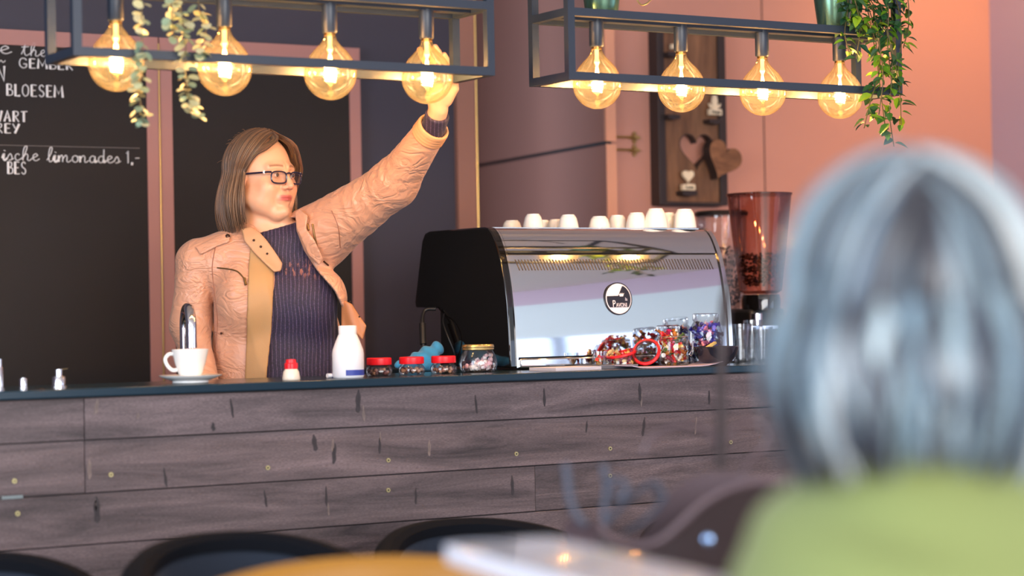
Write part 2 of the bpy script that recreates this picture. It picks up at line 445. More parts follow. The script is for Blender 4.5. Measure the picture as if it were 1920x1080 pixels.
# panel joint on the heart wall
xs = atY(1433, 280, YH)[0]
struct(bxo('trim_3', (xs-.002, YH-.0015, 0), (xs+.002, YH, ZC), mat('joint_shadow_gap', (60, 38, 34), .8)))

# hook latches
def latch(px, py, label):
    p = atY(px, py, YH-.0116)
    t = thing('hook_latch', label, 'hook', p, 0, 'brass hook latches')
    t.scale = (1.4, 1, 1.25)
    m = MB()
    pts = [(-.038, -.004, -.018), (-.044, -.006, -.004), (-.036, -.008, .008), (-.024, -.008, .004), (-.022, -.006, -.004)]
    m.tube(spl(pts, 5), .0033, 8)
    m.build('hook', brass, t)
    m = MB(); pts = [(-.024+.06*i/30, -.006, 0) for i in range(31)]
    m.tube(pts, [.0026+.0011*(i % 2) for i in range(31)], 8); m.build('twisted_rod', brass, t)
    m = MB(); pl = []
    for k in range(48):
        a = 2*PI*k/48; r = .0125+.0045*math.cos(4*a); pl.append((.042+r*math.cos(a), r*math.sin(a)))
    m.prism(pl, .004, .0115); m.lathe([(.006, 0), (.006, .004)], 14, o=(.042, 0, 0)); m.build('rosette', brass, t)
    m = MB(); m.tube([(.042+.005*math.cos(a), -.004, .005*math.sin(a)) for a in [2*PI*i/16 for i in range(16)]], .0022, 8, closed=True); m.build('eye', brass, t)
latch(1165, 257, 'brass hook latch on the pink wall, the upper of two beside the door edge')
latch(1165, 281, 'brass hook latch on the pink wall, the lower of two beside the door edge')

# ================================================================== WRITING ON THE CHALKBOARD
G = {
 'G': (.62, ['.55,.82 .4,1 .15,.95 .03,.6 .08,.2 .3,0 .52,.12 .56,.42', '.56,.42 .32,.42']),
 'E': (.5, ['|.08,1 .08,0', '|.08,1 .45,.97', '|.08,.52 .38,.52', '|.08,0 .47,.02']),
 'M': (.78, ['|.05,0 .1,1 .38,.3 .64,1 .72,0']),
 'B': (.52, ['|.08,1 .08,0', '.08,1 .38,.92 .36,.62 .08,.54', '.08,.54 .46,.44 .44,.08 .08,0']),
 'R': (.55, ['|.08,1 .08,0', '.08,1 .42,.92 .4,.6 .08,.5', '|.2,.5 .5,0']),
 'N': (.62, ['|.06,0 .08,1 .5,0 .54,1']),
 'L': (.48, ['|.08,1 .08,0 .44,.02']),
 'O': (.58, ['.3,1 .08,.8 .05,.3 .25,0 .48,.2 .5,.75 .3,1']),
 'S': (.5, ['.42,.85 .25,1 .08,.82 .14,.58 .36,.42 .42,.18 .25,0 .05,.14']),
 'W': (.8, ['|.0,1 .18,0 .36,.7 .56,0 .74,1']),
 'A': (.6, ['|.02,0 .28,1 .5,0', '|.1,.36 .44,.36']),
 'T': (.55, ['|.26,1 .26,0', '|.02,.97 .54,1']),
 'Y': (.55, ['|.02,1 .22,.5', '|.52,1 .18,0']),
 'P': (.55, ['|.08,1 .08,0', '.08,1 .45,.92 .44,.58 .08,.48']),
 'V': (.6, ['|.0,1 .26,0 .54,1']), 'I': (.25, ['|.1,1 .1,0']),
 '1': (.35, ['|.05,.8 .2,1 .2,0']), ',': (.2, ['|.1,.08 .06,-.15']), '-': (.4, ['|.05,.42 .38,.44']),
 '~': (.6, ['.02,.4 .16,.6 .34,.42 .52,.6']), ' ': (.45, []),
 't': (.42, ['.0,.1 .12,.5 .2,1 .16,.3 .26,.02 .42,.15', '|.02,.72 .4,.78']),
 'h': (.55, ['.0,.1 .2,.5 .32,1.05 .22,1.1 .12,.7 .1,0', '.1,.2 .26,.52 .36,.4 .34,.08 .44,0 .56,.15']),
 'e': (.42, ['.0,.15 .18,.28 .32,.42 .22,.55 .1,.4 .1,.12 .24,0 .42,.15']),
 'i': (.25, ['.0,.15 .1,.5 .08,.1 .16,0 .26,.15', '|.13,.72 .14,.76']),
 's': (.36, ['.0,.1 .16,.5 .26,.3 .24,.05 .1,.0', '.2,.02 .36,.15']),
 'c': (.38, ['.3,.42 .2,.52 .08,.35 .1,.08 .22,0 .38,.15']),
 'l': (.32, ['.0,.1 .2,.6 .28,1.05 .18,1.1 .1,.6 .12,.08 .2,0 .33,.15']),
 'm': (.7, ['|.05,.5 .05,0', '.05,.2 .18,.52 .25,.4 .25,0', '.25,.2 .4,.52 .48,.4 .47,.08 .56,0 .7,.15']),
 'o': (.42, ['.22,.52 .08,.4 .08,.1 .22,0 .34,.15 .32,.45 .2,.52', '.24,.5 .42,.4']),
 'n': (.5, ['|.05,.5 .05,0', '.05,.2 .2,.52 .3,.4 .29,.08 .36,0 .5,.15']),
 'a': (.46, ['.32,.45 .2,.52 .07,.35 .08,.08 .2,0 .32,.2 .34,.5', '.33,.3 .34,.05 .46,.12']),
 'd': (.46, ['.32,.45 .2,.52 .07,.35 .08,.08 .2,0 .32,.2 .36,1.05', '.34,.3 .35,.05 .46,.12']),
}
def strokes(txt, sp=.12):
    x = 0; out = []
    for ch in txt:
        w, ss = G[ch]
        for s in ss:
            straight = s[0] == '|'; pts = [tuple(map(float, q.split(','))) for q in s.lstrip('|').split()]
            pts = [(x+a, b) for a, b in pts]
            out.append(pts if straight or len(pts) < 3 else [tuple(q) for q in spl(pts, 6)])
        x += w + (sp if not ch.islower() else .0)
    return out, x
chalk_w = mat('white_chalk_marker', (232, 228, 226), .9)
def write(txt, px0, px1, py, hpx, wt=.0074, sp=.12, Y=YB-.042):
    ss, w = strokes(txt, sp); mb = MB(); a = atY(px0, py, Y); b = atY(px1, py, Y)
    sx = (b[0]-a[0])/w; hz = hpx/F*np.dot(a-CAM, _f)
    for s in ss: mb.tube([(a[0]+u*sx, Y, a[2]+v*hz) for u, v in s], wt*.5, 6, flat=.5)
    return mb.build('lettering', chalk_w, door1)
write('e', -3, 22, 100, 26); write('thee', 40, 103, 104, 22, .0064)
write('~', -2, 15, 125, 20, .006); write('GEMBER', 36, 140, 127, 18)
write('N', -6, 14, 151, 28); write('BLOESEM', 12, 122, 179, 22)
write('WART', -13, 54, 227, 20); write('REY', -8, 40, 249, 18)
write('ische', 4, 74, 300, 24, .0064); write('limonades', 88, 226, 303, 24, .0064); write('1,-', 236, 264, 306, 23)
write('BES', 14, 52, 326, 23)
mb = MB(); a = atY(-3, 272, YB-.042); b = atY(262, 278, YB-.042); mb.tube([a, b], .0012, 5); mb.build('chalk_line', mat('chalk_thin', (120, 112, 110), .9), door1)

# ================================================================== HEART BOARD
bw = wood('barn_wood_brown', (84, 56, 40), (150, 108, 78), (9, 9, 1.1), .7, .2)
bwh = wood('barn_wood_heart', (92, 58, 38), (166, 116, 80), (3, 9, 9), .7, .2)
fr_m = mat('dark_frame_wood', (44, 34, 34), .5, var=.1)
cream = mat('cream_wood', (236, 220, 190), .6)
YF = YH-.055
pL, pR = atY(1236, 300, YF), atY(1364, 300, YF)
zt, zb = atY(1295, 50, YF)[2], atY(1300, 385, YF)[2]
bx0, bx1 = pL[0], pR[0]; bz = zb; bh = zt-zb
HB = thing('wall_shelf', 'brown wooden wall board in a dark box frame with cut-out heart and little ledges', 'wall decoration', (bx0, YF, bz))
wd = bx1-bx0; t_ = .03
mb = MB(); mb.box((0, 0, 0), (t_, .055, bh)); mb.box((wd-t_, 0, 0), (wd, .055, bh)); mb.box((t_, 0, 0), (wd-t_, .055, .012)); mb.box((t_, 0, bh-.02), (wd-t_, .055, bh))
mb.build('frame', fr_m, HB, bevel=.002, smooth=False)
def heart(cx, cz, s, rot=0, n=60):
    out = []
    for k in range(n):
        t = 2*PI*k/n
        x = 16*math.sin(t)**3/16; z = (13*math.cos(t)-5*math.cos(2*t)-2*math.cos(3*t)-math.cos(4*t)+2)/16
        x *= s; z *= s; out.append((cx+x*math.cos(rot)-z*math.sin(rot), cz+x*math.sin(rot)+z*math.cos(rot)))
    return out
def lc(px, py, Y=YF+.02): p = atY(px, py, Y); return p[0]-bx0, p[2]-bz
hx, hz_ = lc(1303, 285); hs = .072
H = heart(hx, hz_, hs)
# back board with a heart shaped hole: bridge polygon ring
bm = bmesh.new()
ov = [(t_, .012), (wd-t_, .012), (wd-t_, bh-.02), (t_, bh-.02)]
def ring(y):
    o = [bm.verts.new((a, y, b)) for a, b in ov]; h = [bm.verts.new((a, y, b)) for a, b in H]
    return o, h
def fillring(y):
    o, h = ring(y); es = [bm.edges.new((o[i], o[(i+1) % 4])) for i in range(4)] + [bm.edges.new((h[i], h[(i+1) % len(h)])) for i in range(len(h))]
    bmesh.ops.triangle_fill(bm, edges=es, use_beauty=True); return o, h
o1, h1 = fillring(.012); o2, h2 = fillring(.045)
for A, B in ((o1, o2), (h1, h2)):
    for i in range(len(A)):
        j = (i+1) % len(A); bm.faces.new((A[i], A[j], B[j], B[i]))
bmesh.ops.recalc_face_normals(bm, faces=bm.faces)
me = bpy.data.meshes.new('back_board'); bm.to_mesh(me); bm.free(); me.materials.append(bw)
o = bpy.data.objects.new('back_board', me); COL.objects.link(o); o.parent = HB
# dark lining of the heart hole
mb = MB(); n = len(H); H2 = heart(hx, hz_, hs*.965)
V = [(a, .011, b) for a, b in H]+[(a, .046, b) for a, b in H]+[(a, .046, b) for a, b in H2]+[(a, .011, b) for a, b in H2]
Fs = []
for i in range(n):
    j = (i+1) % n
    for q in range(4): Fs.append((q*n+i, q*n+j, ((q+1) % 4)*n+j, ((q+1) % 4)*n+i))
mb.add(V, Fs).build('heart_lining', fr_m, HB)
mb = MB(); cx, cz = lc(1352, 303, YF-.03); mb.prism(heart(cx, cz, .073, R(-24)), -.045, -.004)
ho = mb.build('hanging_heart', bwh, HB, bevel=.001); ho.data.materials.append(fr_m)
for p in ho.data.polygons:
    if abs(p.normal.y) < .5: p.material_index = 1
def txt(s, size, name, m, parent, loc, rot=(PI/2, 0, 0), ext=.0006, sx=1, bold=0, align='CENTER'):
    c = bpy.data.curves.new('t', 'FONT'); c.body = s; c.size = size; c.extrude = ext; c.align_x = align; c.offset = bold
    o = bpy.data.objects.new('t', c); COL.objects.link(o)
    dg = bpy.context.evaluated_depsgraph_get(); me = bpy.data.meshes.new_from_object(o.evaluated_get(dg))
    bpy.data.objects.remove(o); me.materials.clear(); me.materials.append(m)
    k = bpy.data.objects.new(name, me); COL.objects.link(k); k.parent = parent; k.location = loc; k.rotation_euler = rot; k.scale = (sx, 1, 1)
    return k
ink = mat('black_ink', (18, 14, 14), .6)
for px, py, w in ((1291, 358, .062), (1341, 224, .06), (1262, 215, .05), (1262, 98, .05)):
    a, b = lc(px, py, YF-.02); a = max(t_+.0+w/2-.03, a)
    mb = MB(); pl = [(a-w/2, b)]+[(a-w/2+w*i/8, b-.014-.004*math.sin(PI*i/8)) for i in range(9)]+[(a+w/2, b)]
    mb.prism(pl, -.03, .012); mb.build('ledge', fr_m, HB, bevel=.001)
def deco(px, py, word, label, kind):
    a, b = lc(px, py, YF-.02)
    t = thing('cream_block', label, 'ornament', (bx0+a, YF-.017, bz+b+.0005))
    mb = MB(); mb.prism([(-.026, 0), (.026, 0), (.026, .02), (.006, .022), (-.006, .022), (-.026, .02)], -.009, .009)
    mb.build('base_block', cream, t, bevel=.001)
    mb = MB()
    if kind == 'heart': mb.prism(heart(0, .048, .023)[:], -.006, .006)
    else:
        mb.prism([(-.008, .02), (.008, .02), (.012, .05), (.008, .066), (0, .072), (-.008, .066), (-.012, .05)], -.005, .005)
        for s in (1, -1): mb.prism([(s*.004, .02), (s*.022, .028), (s*.026, .042), (s*.012, .034)][::s], -.004, .004)
    mb.build('figure', cream, t, bevel=.001)
    txt(word, .017, 'lettering', ink, t, (0, -.0096, .005), bold=.0004)
deco(1291, 357, 'Love', 'cream wooden heart figure on a block reading Love, low left ledge', 'heart')
deco(1341, 216, 'Hope', 'cream wooden figure on a block reading Hope, upper right ledge', 'angel')
a, b = lc(1263, 92, YF-.02)
tag(MB().box((-.008, -.008, 0), (.008, .008, .016)).build('cream_cube', cream, bevel=.001, loc=(bx0+a, YF-.016, bz+b+.001)), 'tiny cream cube on the top left ledge of the heart board', 'ornament')

# ================================================================== BAR COUNTER
topm = mat('blue_black_countertop', (22, 46, 60), .22, var=.05, spec=.35)
clad = wood('stained_planks', (48, 40, 42), (120, 103, 104), (.9, 8, 9), .55, .32, knots=0, bump=.8, fine=.28)
BAR = thing('bar_counter', 'long bar counter clad in dark stained planks with a blue-black top', 'bar counter', (1.2, 4.70, 0))
bx, by = 1.2, 4.70
bxr = 5.0
MB().box((-.35, -.02, ZT-.02), (bxr-bx, .33, ZT)).box((2.85-bx, .33, ZT-.02), (bxr-bx, 1.1, ZT)).build('countertop', topm, BAR, bevel=.003)
MB().box((-.3, .03, 0), (bxr-bx-.03, .28, ZT-.02)).build('carcass', mat('dark_carcass', (30, 28, 30), .7), BAR, smooth=False)
MB().box((2.87-bx, .28, 0), (bxr-bx-.03, 1.05, ZT-.02)).build('cabinet', MC['dark_carcass'], BAR, smooth=False)
sA = atY(960, 787, by)[2]; sB = atY(960, 876, by)[2]
rows = [(sA, ZT-.022), (sB, sA)]
z = sB
while z > .05: rows.append((max(.02, z-.118), z)); z -= .118
rr = random.Random(3); mb = MB()
for k, (z0, z1) in enumerate(rows):
    cuts = {0: [atY(159, 800, by)[0]-bx], 1: [atY(159, 850, by)[0]-bx], 2: [atY(1004, 900, by)[0]-bx]}.get(k, [rr.uniform(.3, 2.6)])
    xs_ = [-.3]+cuts+[cuts[0]+2.35 if cuts[0]+2.35 < 3.6 else 3.6, bxr-bx]; xs_ = sorted(set(xs_))
    for a, b in zip(xs_[:-1], xs_[1:]):
        if b-a < .02: continue
        d = rr.uniform(0, .003); mb.box((a+.0008, -.0+d, z0+.0012), (b-.0008, .03, z1-.0012))
mb.build('cladding', clad, BAR, bevel=.0015, smooth=False, clean=False)
MB().box((-.295, .012, .03), (bxr-bx-.005, .031, ZT-.02)).build('backing', black_matte, BAR, smooth=False)
KN = [(181,762,34,8,1),(259,780,12,5,1),(435,765,45,5,0),(590,830,40,12,0),(627,850,50,10,0),(624,835,30,6,1),(672,752,55,12,0),(682,775,40,6,1),(712,835,40,6,0),(713,820,25,4,1),(805,840,40,7,1),(893,758,46,5,0),(1021,745,46,6,0),(1200,735,46,8,0),(1203,750,36,4,1),(1207,800,50,8,0),(1305,798,46,5,1),(168,880,45,8,1),(182,955,60,14,0),(180,950,35,5,1),(310,895,46,6,0),(498,935,40,5,0),(612,930,46,5,0),(616,955,30,4,1),(961,910,50,8,0),(1100,800,30,5,0),(1330,745,36,5,0),(780,930,40,5,0),(400,800,20,8,0)]
rk = random.Random(2)
for px, py, h, w, pale in KN:
    c = atY(px, py, by-.0005); hh = h/F*5.2/2*.8; ww = w/F*5.2/2*1.3; col = lin((122, 106, 100) if pale else (50, 43, 46))[:3]; sk = rk.uniform(-.15, .15); mb = MB()
    for q, k in ((1, 1), (.55, .72)):
        P_ = []
        for i in range(20):
            a = 2*PI*i/20; z = hh*q*math.sin(a); P_.append((c[0]-bx+.62*ww*q*math.cos(a)*(1-.3*math.sin(a))*(1+.25*math.sin(5*a+px))+sk*z, c[2]+z))
        mb.prism(P_, -.0006-.0003*(q < 1), .003, tuple(x*k for x in col))
    mb.build('knot', vcol('plank_knots', .6), BAR, smooth=False, clean=False)
sm = mat('screw_zinc', (190, 180, 130), .35, .8)
for px, py in ((208, 890), (502, 877), (728, 863), (968, 851), (1144, 841), (1370, 829), (27, 902), (33, 963), (728, 919), (1144, 892)):
    p = atY(px, py, by-.001)
    mb = MB(); mb.tube([(p[0]-bx, -.0025, p[2]), (p[0]-bx, .004, p[2])], .0055, 14); s_ = mb.build('screw', sm, BAR)
    MB().tube([(p[0]-bx, -.003, p[2]), (p[0]-bx, -.001, p[2])], .0024, 6).build('recess', black_matte, s_)
mb = MB(); a = atY(2, 933, by); b = atY(42, 932, by); mb.box((a[0]-bx, -.004, a[2]-.004), (b[0]-bx, .004, a[2]+.003)); mb.build('metal_strip', mat('dull_metal', (120, 132, 134), .4, .6), BAR)
# back worktop along the wall side of the bar
WT = thing('worktop', 'low work surface behind the bar carrying the tap', 'worktop', (.9, 5.03, 0))
MB().box((0, 0, .86), (1.93, .088, .90)).build('top', topm, WT, bevel=.003)
MB().box((.02, .01, 0), (1.91, .08, .86)).build('front', MC['dark_carcass'], WT, smooth=False)

# ================================================================== LAMP RACKS
YFR, YBR, ZL, ZM, BT = 4.465, 4.635, 1.835, 1.995, .010
YBU = (YFR+YBR)/2
pot_m = mat('green_metal_pot', (110, 150, 128), .25, .85)
filament_m = mat('glowing_filament', (255, 196, 110), .5, emis=60)
stem_m = mat('lit_glass_stem', (255, 214, 150), .3, emis=1.6)
def rack(x0, x1, label):
    t = thing('hanging_lamp_rack', label, 'ceiling lamp', (x0, YFR, ZL), 0, 'black hanging lamp racks'); w = x1-x0; d = YBR-YFR; h = ZM-ZL; H = 2.33-ZL
    m = MB(); b = BT
    for z in (0, h, H):
        for y in (0, d): m.box((-b, y-b, z-b), (w+b, y+b, z+b))
        for x in (0, w): m.box((x-b, b, z-b), (x+b, d-b, z+b))
    for x in (0, w):
        for y in (0, d): m.box((x-b, y-b, b), (x+b, y+b, h-b)); m.box((x-b, y-b, h+b), (x+b, y+b, H-b))
    m.build('frame', black_metal, t, smooth=False, clean=False)
    MB().box((b, d/2-.016, h-.008), (w-b, d/2+.016, h+.008)).build('socket_rail', black_metal, t, smooth=False)
    for x in (.12, w-.12): MB().tube([(x, d/2, H), (x, d/2, ZC-ZL)], .006, 8).build('hanger', black_metal, t)
    MB().box((b, -.0+b, h+.009), (w-b, d-b, h+.012)).build('shelf_mesh', black_metal, t, smooth=False) if False else None
    return t
xl0, xl1 = 1.586, 2.630
xr0, xr1 = 2.863, 3.928
rack(xl0, xl1, 'black metal frame rack hanging over the left half of the bar, above the reaching woman')
rack(xr0, xr1, 'black metal frame rack hanging over the coffee machine, ivy trailing from its right end')
bulb_prof = [(.0130, .101), (.0136, .092), (.0150, .085), (.019, .076), (.027, .066), (.038, .055), (.0485, .042), (.056, .028), (.061, .013), (.0625, 0), (.061, -.014), (.056, -.028), (.048, -.040), (.037, -.0505), (.024, -.0578), (.011, -.0615), (.0001, -.0625)]
bulb_prof = [tuple(q) for q in spl([(r, z) for r, z in bulb_prof], 3)]
def bulb(x, z, label, group):
    t = thing('globe_bulb', label, 'light bulb', (x, YBU, z), 0, 'amber globe bulbs in the hanging racks')
    m = MB(); m.lathe(bulb_prof, 40, caps=False); m.build('glass_globe', amber, t)
    m = MB(); m.lathe([(.0185, .168), (.0185, .099), (.0165, .096), (.001, .096)], 28); m.build('socket', black_metal, t)
    m = MB(); m.lathe([(.0132, .104), (.0132, .090), (.001, .089)], 20); m.build('screw_cap', brass, t)
    m = MB(); m.lathe([(.0055, .09), (.005, .066), (.0075, .058), (.004, .05), (.0015, .03)], 14); m.build('stem', stem_m, t)
    m = MB(); n = 90
    m.tube([((.0105+.0035*math.sin(PI*i/n))*math.cos(i*.42), (.0105+.0035*math.sin(PI*i/n))*math.sin(i*.42), .020-.040*i/n) for i in range(n)], .0017, 6)
    for k in range(4): m.tube([(.002*math.cos(k*1.57), .002*math.sin(k*1.57), .05), (.008*math.cos(k*1.57), .008*math.sin(k*1.57), .016)], .0006, 5)
    m.build('filament', filament_m, t)
    l = bpy.data.lights.new('bulb_light', 'POINT'); l.energy = BULB_W; l.color = (1, .60, .27); l.shadow_soft_size = .014
    lo = bpy.data.objects.new('bulb_light', l); COL.objects.link(lo); lo.parent = t; lo.location = (0, 0, -.001)
BULB_W = 8.5
ord_ = ['leftmost', 'second from left', 'third from left', 'rightmost']
cz_ = [1.815, 1.820, 1.824, 1.828]
wh = ['beside the short grey-green garland', 'behind the long double garland', 'in front of the chalkboard top', 'in front of the raised hand']
for i, x in enumerate((1.709, 1.972, 2.242, 2.504)): bulb(x, 1.823, 'amber globe bulb on the left rack, %s, %s' % (ord_[i], wh[i]), 0)
wh = ['left of the brass hooks', 'before the wooden heart board', 'just right of the heart board', 'next to the ivy']
for i, x in enumerate((2.999, 3.263, 3.530, 3.797)): bulb(x, 1.827, 'amber globe bulb on the right rack, %s, %s' % (ord_[i], wh[i]), 0)

sx0, sy0 = 5.62, 5.2
t = thing('added_spot', 'added black spotlight, out of view, washing the right end of the pink wall', 'ceiling lamp', (sx0, sy0, ZC))  # invented lamp, added to throw the warm orange wash on this wall end
MB().lathe([(.001, -.16), (.03, -.16), (.04, -.15), (.04, 0), (.001, 0)], 24).build('spot_body', black_metal, t)
l = bpy.data.lights.new('added_spot_light', 'SPOT'); l.energy = 52; l.color = (1, .50, .14); l.spot_size = R(95); l.spot_blend = .9; l.shadow_soft_size = .03
lo = bpy.data.objects.new('added_spot_light', l); COL.objects.link(lo); lo.parent = t; lo.location = (0, 0, -.17); lo.rotation_euler = Vector((-.10, .95, -1.1)).to_track_quat('-Z', 'Y').to_euler()

# ---- plants on the racks
ivy_m = vcol('ivy_leaf', .38, sss=0); euc_m = vcol('eucalyptus_leaf', .55); stalk = mat('plant_stalk', (96, 84, 46), .6)
def leaf_add(mb, p, d, up, L, Wd, c, fold=.25, round_=False):
    d = np.array(d, float); d /= np.linalg.norm(d); s = np.cross(d, up); s /= max(np.linalg.norm(s), 1e-6); n = np.cross(s, d)
    prof = [(0, .0), (.2, .75), (.42, 1), (.7, .72), (.88, .34), (1, 0)] if not round_ else [(0, 0), (.15, .7), (.45, 1), (.75, .95), (.93, .6), (1, 0)]
    V = []; p = np.array(p, float)
    for t, w in prof:
        c0 = p+d*L*t-n*L*.18*t*t
        V += [c0+s*Wd*w*.5+n*Wd*fold*w, c0-n*0, c0-s*Wd*w*.5+n*Wd*fold*w]
    Fs = []
    for i in range(len(prof)-1):
        a = 3*i; Fs += [(a, a+1, a+4, a+3), (a+1, a+2, a+5, a+4)]
    mb.add(V, Fs, c)
def vine(mb, ms, pts, r, nleaf, L, cols, rnd, round_=False, pair=False, rad=.012):
    P = spl(pts, 8); ms.tube(P, r, 5)
    for k in range(nleaf):
        t = (k+rnd.random()*.6)/nleaf*(len(P)-1); i = min(int(t), len(P)-2); p = P[i]+(P[i+1]-P[i])*(t-i)
        for s in ((0, PI) if pair else (0,)):
            a = rnd.uniform(0, 2*PI)+s
            d = np.array([math.cos(a), math.sin(a), rnd.uniform(-.9, .15)])
            lt = L*rnd.uniform(.7, 1.15); c = rnd.choice(cols); v = rnd.uniform(.8, 1.2)
            leaf_add(mb, p+d*.004, d, np.array([rnd.uniform(-.4, .4), rnd.uniform(-.8, -.2), 1]), lt, lt*(.92 if round_ else .55), tuple(min(1, x*v) for x in c), round_=round_, fold=.08 if round_ else .2)
def pot(x, y, label, name='plant_pot'):
    t = thing(name, label, 'plant', (x, y, ZM+BT))
    m = MB(); m.lathe([(.001, 0), (.040, 0), (.042, .004), (.056, .118), (.059, .12), (.059, .126), (.053, .126), (.050, .11), (.001, .105)], 32); m.build('pot', pot_m, t)
    return t
rn = random.Random(11)
xp = atY(1562, 20, YBU)[0]
t = pot(xp, YBU, 'trailing green ivy in a metal pot at the right end of the right rack', 'potted_ivy')
L0 = np.array([xp, YBU, ZM+BT])
gc = [lin(c)[:3] for c in ((66, 110, 40), (96, 140, 30), (40, 84, 44), (60, 96, 54), (130, 160, 34), (34, 70, 48))]
ml, ms = MB(), MB()
def to(px, py, Y, o=L0): return tuple(atY(px, py, Y)-o)
vines = [[(1575, -60), (1620, 0), (1640, 90), (1652, 180), (1662, 255)], [(1580, -60), (1600, -10), (1612, 50), (1606, 110)], [(1590, -65), (1650, 10), (1672, 110), (1668, 210), (1676, 275)],
         [(1600, -60), (1640, 30), (1650, 120), (1632, 190), (1620, 240)], [(1580, -60), (1668, -20), (1690, 60), (1684, 130), (1690, 170)], [(1585, -60), (1630, 20), (1655, 130), (1648, 215)],
         [(1575, -70), (1590, 0), (1584, 60), (1592, 98)], [(1590, -60), (1655, 40), (1684, 150), (1690, 240)], [(1600, -60), (1610, 20), (1640, 70), (1648, 150)], [(1590, -80), (1660, -10), (1664, 80), (1672, 160)],
         [(1640, -40), (1695, -20), (1704, 40), (1694, 90)]]
for k, vl in enumerate(vines):
    y = YFR-.035+.05*rn.random()-.02; v3 = [to(vl[0][0], vl[0][1], YBU)]+[to(a, b, y+rn.uniform(-.02, .02)) for a, b in vl[1:]]
    vine(ml, ms, v3, .0016, int(24+rn.random()*8), .040, gc, rn)
for k in range(90):  # bushy top of the plant
    p = np.array(to(rn.uniform(1572, 1690), rn.uniform(-60, 60), YFR+rn.uniform(-.05, .03)))
    if 1: leaf_add(ml, p, (rn.uniform(-1, 1), rn.uniform(-1, .2), rn.uniform(-.9, .3)), (0, -.5, 1), rn.uniform(.030, .044), .022, rn.choice(gc))
ml.build('foliage', ivy_m, t, clean=False); ms.build('stems', stalk, t, clean=False)
xq = atY(1128, 5, YBU)[0]
pot(xq, YBU, 'green metal pot on the left end of the right rack, only its base in view')
t = thing('wire_handle', 'curled pale wire hanging over the bar of the right rack beside the pot', 'wire', atY(1206, 6, YFR+.02))
MB().tube(spl([(-.02, 0, .05), (-.02, 0, .012), (-.006, 0, -.004), (.012, .004, .0), (.03, .008, .012)], 6), .0022, 7).build('wire', mat('pale_wire', (190, 170, 120), .3, .8), t)
ec = [lin(c)[:3] for c in ((176, 178, 138), (150, 164, 128), (196, 190, 150), (128, 150, 124), (208, 200, 150))]
def garland(label, strands, px, py):
    o = atY(px, py, YFR-.03); t = thing('eucalyptus_garland', label, 'artificial plant', o, 0, 'eucalyptus garlands on the left rack'); a, b = MB(), MB()
    for s in strands:
        v3 = [tuple(atY(x, y, YFR-.028+rn.uniform(-.006, .006))-o) for x, y in s]
        L = sum(math.hypot(s[i+1][0]-s[i][0], s[i+1][1]-s[i][1]) for i in range(len(s)-1))
        vine(a, b, v3, .0012, int(L/9), .023, ec, rn, True, True)
    a.build('leaves', euc_m, t, clean=False); b.build('stems', stalk, t, clean=False)
garland('grey-green eucalyptus garland, a single strand hanging beside the leftmost bulb', [[(262, -60), (266, 40), (266, 120), (262, 180), (270, 236)]], 262, -60)
garland('grey-green eucalyptus garland in two strands, hanging right of the single strand', [[(334, -60), (340, 20), (348, 70), (348, 140), (356, 190), (368, 218)], [(378, -60), (372, 10), (386, 50), (378, 90), (374, 104)], [(322, -60), (322, 20), (326, 72)]], 350, -60)

# ================================================================== ESPRESSO MACHINE
MX, MY, MWd = 2.958, 4.94, .752
EM = thing('espresso_machine', 'large chrome and black espresso machine on the bar, cups stacked on top', 'coffee machine', (MX, MY, ZT))
prof = [(0.0, .006), (.004, .10), (.012, .18), (.026, .25), (.046, .31), (.068, .352), (.086, .374), (.104, .386), (.13, .392)]
side_out = [tuple(q) for q in spl(prof, 4)] + [(.44, .394), (.468, .388), (.486, .366), (.535, .19), (.53, .175), (.40, .172), (.385, .16), (.385, .006)]
m = MB(); m.prism([(y, z) for y, z in side_out], 0, .026, ax=0); m.build('side_panel', black_gloss, EM, bevel=.004)
m = MB(); m.prism([(y, z) for y, z in side_out], MWd-.026, MWd, ax=0); m.build('side_panel', black_gloss, EM, bevel=.004)
P = [np.array(q) for q in spl(prof, 6)]
def zcut(z0, z1, off):
    out = []
    zs = np.linspace(z0, z1, 22); Y = np.interp(zs, [q[1] for q in P], [q[0] for q in P])
    return [(y+off, z) for y, z in zip(Y, zs)]
def sheet(z0, z1, off, th, x0, x1, name, m_, **k):
    a = zcut(z0, z1, off); b = [(y+th, z) for y, z in a][::-1]
    return MB().prism(a+b, x0, x1, ax=0).build(name, m_, EM, **k)
panel_m = mat('polished_panel', (222, 226, 232), .055, 1)
sheet(.034, .312, -.001, .006, .026, MWd-.026, 'front_panel', panel_m)
sheet(.317, .388, -.004, .006, .026, MWd-.026, 'top_band', panel_m)
sheet(.3115, .3175, .001, .006, .026, MWd-.026, 'seam', black_matte)
MB().box((.026, -.012, .004), (MWd-.026, .012, .030)).build('front_foot', chrome, EM, bevel=.004)
MB().box((.026, .125, .384), (MWd-.026, .46, .392)).build('cup_tray', steel, EM, smooth=False)
MB().box((.03, .03, .01), (MWd-.03, .378, .20)).box((.03, .095, .20), (MWd-.03, .47, .382)).build('body', black_matte, EM, smooth=False)
# chrome edge strips following the side profile
for x, s in ((-.001, 1), (MWd-.005, -1)):
    a = [(y-.0035, z) for y, z in [tuple(q) for q in P]]; b = [(y+.0045, z) for y, z in [tuple(q) for q in P]][::-1]
    MB().prism(a+b, x+.0205*(s > 0)*1.0-.0, x+.0265*(s > 0)+.006*(s < 0)-(.020 if s < 0 else 0), ax=0).build('edge_strip', chrome, EM)
